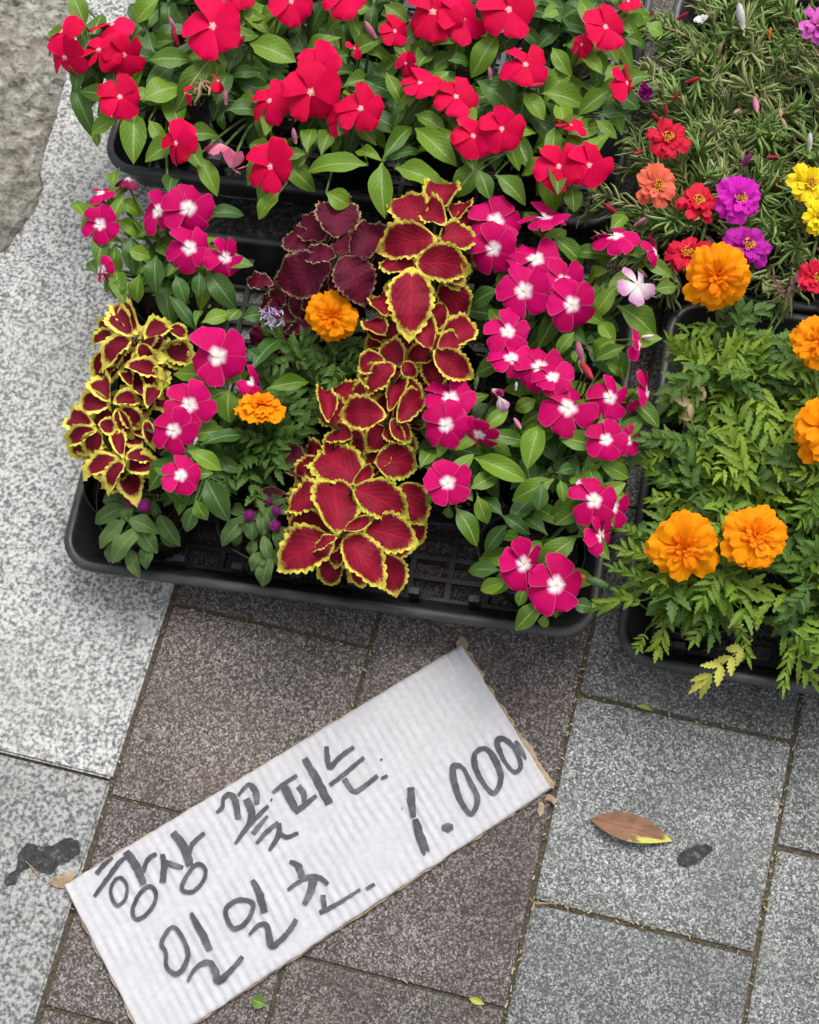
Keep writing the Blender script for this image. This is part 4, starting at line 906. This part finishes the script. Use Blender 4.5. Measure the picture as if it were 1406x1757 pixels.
# ------------------------------------------------------------------ cardboard price sign
A_, B_, C_, D_ = at(110, 1519, .006), at(793, 1106, .006), at(945, 1352, .006), at(258, 1806, .006)
sign = empty('cardboard_sign', (A_ + B_ + C_ + D_) / 4 * 1.0, 'torn white cardboard price sign with grey brush lettering lying on the paving', 'sign')
sign.location.z = .001; so = sign.location.copy()
def sp(s_, t, z):
    p = A_.lerp(B_, s_).lerp(D_.lerp(C_, s_), t); return Vector((p.x, p.y, z)) - so
LEN = (B_ - A_).length; RIB = .0088
mb = MB(); ns, ntt = 400, 40; vv = []
for j in range(ntt + 1):
    for i in range(ns + 1):
        s_ = i / ns; t = j / ntt
        jt = t + ((.006 * noise.noise(Vector((s_ * 30, 1, 0))) if j == 0 else 0) + (.008 * noise.noise(Vector((s_ * 26, 5, 0))) if j == ntt else 0))
        js = s_ + ((.004 * noise.noise(Vector((2, t * 9, 0)))) if i == 0 else 0) + ((.006 * noise.noise(Vector((9, t * 8, 0)))) if i == ns else 0)
        x = s_ * LEN + .0022 * noise.noise(Vector((s_ * 5, t * 5, 4)))
        rib = .00052 * math.sin(2 * math.pi * x / RIB + .8 * noise.noise(Vector((s_ * 12, 3, 3)))) * (.7 + 1.0 * noise.noise(Vector((s_ * 9, t * 6, 1))))
        warp = .0012 * noise.noise(Vector((s_ * 3, t * 2, 7))) + .0003 * noise.noise(Vector((s_ * 40, t * 25, 7)))
        crease = -.0008 * math.exp(-((s_ - .965 + .01 * t) / .004) ** 2)
        vv.append(sp(js, jt, .0058 + rib + warp + crease))
W_ = ns + 1
ff = [(j * W_ + i, (j + 1) * W_ + i, (j + 1) * W_ + i + 1, j * W_ + i + 1) for j in range(ntt) for i in range(ns)]
mb.add(vv, ff)
bd = [i for i in range(W_)] + [j * W_ + ns for j in range(1, ntt + 1)] + [ntt * W_ + i for i in range(ns - 1, -1, -1)] + [j * W_ for j in range(ntt - 1, 0, -1)]
n0 = len(mb.v); mb.add([Vector(vv[i]) - Vector((0, 0, .0012)) for i in bd], [])
K = len(bd); mb.f += [(bd[i], bd[(i + 1) % K], n0 + (i + 1) % K, n0 + i) for i in range(K)]
m = NT('white_liner'); v = m.coord()
c = m.mix(m.ramp(m.noise(v, 45, 5, .65), [(.4, 0), (.75, .7)]), (.535, .530, .552, 1), (.45, .442, .45, 1))
c = m.mix(m.ramp(m.noise(v, 170, 3, .6), [(.42, 0), (.62, .55)]), c, (.435, .435, .46, 1))
c = m.mix(m.ramp(m.noise(v, 13, 3, .6), [(.6, 0), (.8, .4)]), c, (.42, .385, .33, 1))
M['liner'] = m.pbsdf(c, .7, .3, bump=m.noise(v, 400, 3), bs=.12, bd=.0005)
put('white_liner', mb.mesh('white_liner', M['liner']), sign)
m = NT('kraft_board'); v = m.coord()
M['kraft'] = m.pbsdf(m.ramp(m.noise(v, 120, 4, .7), [(.3, (.22, .15, .09)), (.7, (.46, .36, .25))]), .85, .2, bump=m.noise(v, 300, 3), bs=.5, bd=.001)
mb = MB(); P = []
def jag(a, b, n, amp, bias):
    out = []
    for i in range(n):
        q = a.lerp(b, i / n); d = (b - a).normalized(); nrm = Vector((d.y, -d.x, 0)); q = q + nrm * (bias + amp * noise.noise(q * 90) + amp * .6 * noise.noise(q * 260)); out.append(q)
    return out
cor = [A_, D_, C_, B_]
ring = jag(A_, D_, 40, .0022, .0014) + jag(D_, C_, 80, .0018, .0010) + jag(C_, B_, 50, .0036, .0026) + jag(B_, A_, 80, .0016, .0009)
cen = (A_ + C_) / 2
K = len(ring)
top = [Vector((q.x, q.y, .0040)) - so for q in ring]; bot = [Vector((q.x, q.y, .0006)) - so for q in ring]
mb.add(top + bot, [tuple(range(K))] + [tuple(range(2 * K - 1, K - 1, -1))] + [(i, (i + 1) % K, K + (i + 1) % K, K + i) for i in range(K)])
put('kraft_core', mb.mesh('kraft_core', M['kraft'], False), sign)
def torn(pts, z=.0044, th=.0012):
    mb = MB(); P = [at(x + U(-1, 1), y + U(-1, 1), z) for x, y in pts]; k = len(P)
    cpt = sum(P, Vector()) / k
    vv = [p - so + Vector((0, 0, U(-.0008, .0008))) for p in P] + [p - so - Vector((0, 0, th)) for p in P] + [cpt - so + Vector((0, 0, .0012))]
    mb.add(vv, [(2 * k, i, (i + 1) % k) for i in range(k)] + [(i, k + i, k + (i + 1) % k, (i + 1) % k) for i in range(k)])
    put('torn_flap', mb.mesh('torn_flap', M['kraft'], False), sign)
torn([(82, 1514), (94, 1506), (108, 1503), (124, 1493), (132, 1498), (122, 1512), (110, 1524), (96, 1522)])
torn([(783, 1103), (790, 1092), (797, 1094), (804, 1106), (800, 1116), (786, 1114)])
torn([(885, 1248), (895, 1262), (912, 1280), (925, 1308), (952, 1345), (950, 1353), (936, 1350), (922, 1322), (905, 1292), (890, 1270)])
torn([(940, 1362), (948, 1366), (956, 1374), (952, 1382), (944, 1374), (934, 1372)], .003); torn([(926, 1376), (934, 1380), (933, 1396), (926, 1402), (922, 1392)], .003)

m = NT('grey_marker_ink'); v = m.coord()
c = m.ramp(m.noise(v, 55, 5, .7), [(.32, (.042, .043, .050)), (.52, (.085, .087, .098)), (.70, (.17, .172, .185))])
INK = m.pbsdf(c, .65, .25, bump=m.noise(v, 300, 2), bs=.2, bd=.0004)
def cv(ox, oy, sc): return lambda p: (ox + p[0] / sc, oy + p[1] / sc)
c2, c3, c4 = cv(0, 1350, 2.812), cv(400, 1080, 2.3433), cv(400, 1400, 2.3433)
def stroke(mb, pts, ws, closed=False, z=.0072):
    # Catmull resample, ragged width, flat ribbon of ink
    n = len(pts); P = []; Wd = []
    segs = n if closed else n - 1
    ws = list(ws) if isinstance(ws, (list, tuple)) else [ws] * n
    for i in range(segs):
        p0 = pts[(i - 1) % n] if (closed or i > 0) else pts[0]; p1 = pts[i]; p2 = pts[(i + 1) % n]; p3 = pts[(i + 2) % n] if (closed or i + 2 < n) else pts[-1]
        for k in range(6):
            t = k / 6; f = lambda a, b, c, d: .5 * (2 * b + (c - a) * t + (2 * a - 5 * b + 4 * c - d) * t * t + (-a + 3 * b - 3 * c + d) * t ** 3)
            P.append((f(p0[0], p1[0], p2[0], p3[0]), f(p0[1], p1[1], p2[1], p3[1]))); Wd.append(ws[i] + (ws[(i + 1) % n] - ws[i]) * t)
    if not closed: P.append(tuple(pts[-1])); Wd.append(ws[-1])
    N = len(P); vv = []
    for i in range(N):
        a = P[(i - 1) % N] if (closed or i > 0) else P[i]; b = P[(i + 1) % N] if (closed or i < N - 1) else P[i]
        d = Vector((b[0] - a[0], b[1] - a[1])); d = d.normalized() if d.length > 1e-6 else Vector((1, 0)); nr = Vector((-d.y, d.x))
        w1 = Wd[i] * .5 * (1 + .30 * noise.noise(Vector((P[i][0] * .2, P[i][1] * .2, 1)))); w2 = Wd[i] * .5 * (1 + .30 * noise.noise(Vector((P[i][0] * .2, P[i][1] * .2, 9))))
        q1, q2 = Vector(P[i]) + nr * w1, Vector(P[i]) - nr * w2
        for q in (q1, q2): vv.append(at(q.x, q.y, z + i * 4e-6) - so)
    mb.add(vv, [(2 * i, 2 * i + 1, (2 * i + 3) % (2 * N), (2 * i + 2) % (2 * N)) for i in range(N if closed else N - 1)])
ZI = [.00722]
def glyph(name, f, strokes):
    mb = MB()
    for k, st in enumerate(strokes):
        pts = [f(p) for p in st[0]]; ZI[0] += .000012; stroke(mb, pts, st[1], len(st) > 2, ZI[0])
    put(name, mb.mesh(name, INK, False), sign)
glyph('letter', c2, [([(545, 340), (500, 378), (465, 421)], (5, 8, 7)), ([(605, 340), (572, 370), (520, 440), (455, 530)], (6, 8, 8, 6)), ([(585, 440), (613, 480), (605, 540), (570, 573), (543, 545), (535, 495), (556, 450)], 6, 1),
   ([(608, 312), (660, 388), (695, 472)], (13, 15, 11)), ([(755, 322), (715, 350), (690, 408)], (7, 8, 7)), ([(718, 480), (752, 510), (742, 570), (692, 628), (652, 636), (640, 592), (672, 520)], 7, 1)])
glyph('letter', c2, [([(785, 325), (792, 390), (785, 460)], (8, 11, 11)), ([(800, 365), (845, 380), (885, 390)], (10, 9, 6)), ([(835, 220), (888, 290), (918, 380)], (13, 15, 13)), ([(987, 222), (930, 275), (910, 330)], (7, 8, 8)), ([(962, 372), (992, 402), (980, 455), (930, 506), (880, 497), (890, 450), (930, 390)], 7, 1)])
glyph('letter', c2, [([(1045, 125), (1074, 96), (1078, 58), (1108, 35), (1136, 70), (1150, 155)], (6, 7, 7, 9, 12, 10)), ([(1150, 42), (1178, 8), (1205, -12), (1235, 28), (1240, 85)], (5, 6, 8, 12, 9)), ([(1188, 58), (1215, 125), (1195, 195)], (13, 13, 8)), ([(1295, 92), (1200, 188), (1135, 276)], (6, 9, 5)),
   ([(1292, 140), (1250, 190), (1220, 228)], (5, 8, 9)), ([(1345, 172), (1290, 215), (1238, 274)], (7, 8, 6)), ([(1345, 175), (1345, 230), (1300, 308)], (9, 10, 6)), ([(1340, 215), (1385, 243), (1440, 222)], (8, 8, 6))])
glyph('letter', c3, [([(258, 586), (205, 620), (160, 657)], (6, 7, 6)), ([(206, 632), (235, 690), (255, 728)], (15, 14, 11)), ([(262, 630), (285, 660), (285, 695)], (10, 10, 8)), ([(248, 735), (290, 705), (335, 668)], (11, 9, 7)), ([(288, 518), (340, 610), (387, 702)], (11, 15, 14)), ([(151, 684), (158, 687)], 4)])
glyph('letter', c3, [([(376, 470), (388, 552), (430, 512), (487, 473)], (8, 10, 8, 7)), ([(527, 514), (455, 575), (390, 626)], (6, 8, 7)), ([(448, 600), (487, 652), (535, 625), (582, 588)], (9, 9, 8, 7)), ([(596, 599), (622, 588)], 5), ([(592, 524), (602, 522)], 3)])
glyph('digit', c3, [([(716, 635), (718, 690), (726, 755)], (11, 14, 9)), ([(734, 762), (752, 830), (770, 908)], (10, 16, 4)), ([(762, 830), (788, 892)], (8, 4))])
glyph('full_stop', c3, [([(840, 798), (862, 795), (886, 792)], (8, 14, 8)), ([(862, 780), (868, 815)], (5, 6))])
glyph('ink_dot', c3, [([(678, 720), (683, 720)], 3)])
glyph('digit', c3, [([(885, 556), (922, 553), (952, 608), (984, 680), (962, 740), (935, 720), (900, 650)], (12, 6, 8, 10, 8, 8, 11), 1)])
glyph('digit', c3, [([(978, 492), (1020, 480), (1060, 535), (1078, 605), (1048, 658), (1002, 610), (972, 540)], (8, 8, 11, 10, 8, 8, 11), 1)])
glyph('digit', c3, [([(1062, 450), (1095, 442), (1138, 485), (1158, 548), (1132, 572), (1090, 525)], (11, 8, 7, 8, 6, 7), 1)])
glyph('digit', c3, [([(1136, 448), (1158, 480), (1178, 522)], (5, 8, 4))])
glyph('letter', c2, [([(832, 675), (882, 730), (908, 805), (888, 870), (850, 903), (805, 870), (800, 800), (780, 750)], (6, 8, 8, 9, 8, 7, 7, 8), 1), ([(922, 608), (945, 655), (985, 725), (1014, 788)], (6, 11, 13, 10)), ([(905, 940), (945, 875), (1005, 845), (1040, 890), (1056, 938), (1110, 890), (1172, 820)], (5, 7, 9, 13, 14, 9, 8))])
glyph('letter', c2, [([(1168, 545), (1220, 562), (1213, 612), (1180, 662), (1130, 684), (1098, 642), (1090, 592), (1128, 555)], 8, 1), ([(1218, 450), (1250, 510), (1278, 608)], (8, 13, 13)), ([(1203, 715), (1250, 668), (1290, 672), (1308, 766), (1350, 745), (1400, 690), (1432, 640)], (5, 7, 9, 13, 9, 9, 9))])
glyph('letter', c4, [([(228, 183), (262, 202), (278, 246)], (6, 12, 12)), ([(220, 298), (270, 262), (315, 244), (355, 252), (382, 276)], (5, 7, 9, 8, 7)), ([(322, 258), (312, 305), (285, 357)], (15, 13, 8)), ([(362, 318), (368, 372)], (9, 8)), ([(348, 390), (400, 365), (450, 335), (512, 296)], (8, 8, 6, 5)), ([(535, 294), (570, 274)], (5, 7))])

# ------------------------------------------------------------------ loose things on the paving
def pr_lance(t): return max(.03, math.sin(math.pi * t ** .9) ** .9)
m = NT('brown_dead_leaf'); uv = m.n('ShaderNodeUVMap').outputs[0]; x = m.xyz(uv); v = m.coord()
c = m.ramp(m.noise(v, 6, 3), [(.3, (.17, .085, .05)), (.7, (.29, .15, .095))])
ay = m.math('ABSOLUTE', m.math('SUBTRACT', x[1], .5)); c = m.mix(m.ramp(ay, [(0, .6), (.03, 0)]), c, (.13, .05, .03, 1))
yl = m.math('MULTIPLY', m.ramp(m.math('ADD', x[0], m.math('MULTIPLY', m.math('SUBTRACT', m.noise(v, 9, 2), .5), .5)), [(.56, 0), (.62, 1)], 'LINEAR'), m.ramp(m.math('ADD', x[1], m.math('MULTIPLY', m.noise(v, 7, 1), .2)), [(.36, 1), (.42, 0)]))
yl = m.math('MAXIMUM', yl, m.ramp(x[0], [(.88, 0), (.93, 1)]))
c = m.mix(yl, c, (.50, .50, .10, 1))
M['deadleaf'] = m.pbsdf(c, .65, .2)
def loose(name, label, cat, B, T, w, mat, prof=pr_lance, fold=.5, lift=.0035):
    mw_ = (T - B); L = mw_.length; me = leaf_mesh(name, prof, mat, .03, fold, n=12)
    X = mw_ / L; N = Vector((0, 0, 1)); N = (N - X * N.dot(X)).normalized(); Y = N.cross(X)
    return tag(put(name, me, None, frame(B + Vector((0, 0, lift)), X * L, Y * w, N * L)), label, cat)
B, T = at(1014, 1406, .002), at(1154, 1443, .002); loose('fallen_leaf', 'dry brown fallen leaf with yellow patches lying on the grey paving', 'leaf', B, T, .025, M['deadleaf'], fold=.08, lift=.0018)
B, T = at(434, 1716, .003), at(458, 1726, .003); loose('leaf_scrap', 'scrap of bright green leaf on the paving below the cardboard sign', 'leaf', B, T, .012, M['vinca_leaf'])
B, T = at(806, 1714, .003), at(832, 1724, .003); loose('leaf_scrap', 'small pale yellow leaf scrap in the paving joint at the bottom', 'leaf', B, T, .006, M['mari_yellow'])
B, T = at(1092, 1213, .003), at(1120, 1221, .003); loose('leaf_scrap', 'yellow green leaf sliver in the joint below the right tray', 'leaf', B, T, .004, M['mari_yellow'])
mb = MB(); b0 = at(918, 1550, .003); mb.tube([at(913, 1562, .003) - b0, Vector((0, 0, .001)), at(955, 1551, .003) - b0], [.0011, .0014, .0006], 5); mb.tube([Vector((0, 0, .001)), at(908, 1540, .003) - b0], [.001, .0005], 5)
o = put('dry_twig', mb.mesh('dry_twig', M['dry'])); o.location = b0; tag(o, 'tiny forked dry twig on the joint between brown and grey pavers', 'twig')
mb = MB(); b0 = at(56, 1490, .004); mb.tube([at(44, 1478, .004) - b0, Vector((0, 0, 0)), at(68, 1507, .004) - b0], [.0005, .0008, .0005], 5)
o = put('dry_twig', mb.mesh('dry_twig', M['dry'])); o.location = b0; tag(o, 'thin reddish twig lying on the black tar stain', 'twig')
print('objects', len(bpy.data.objects))
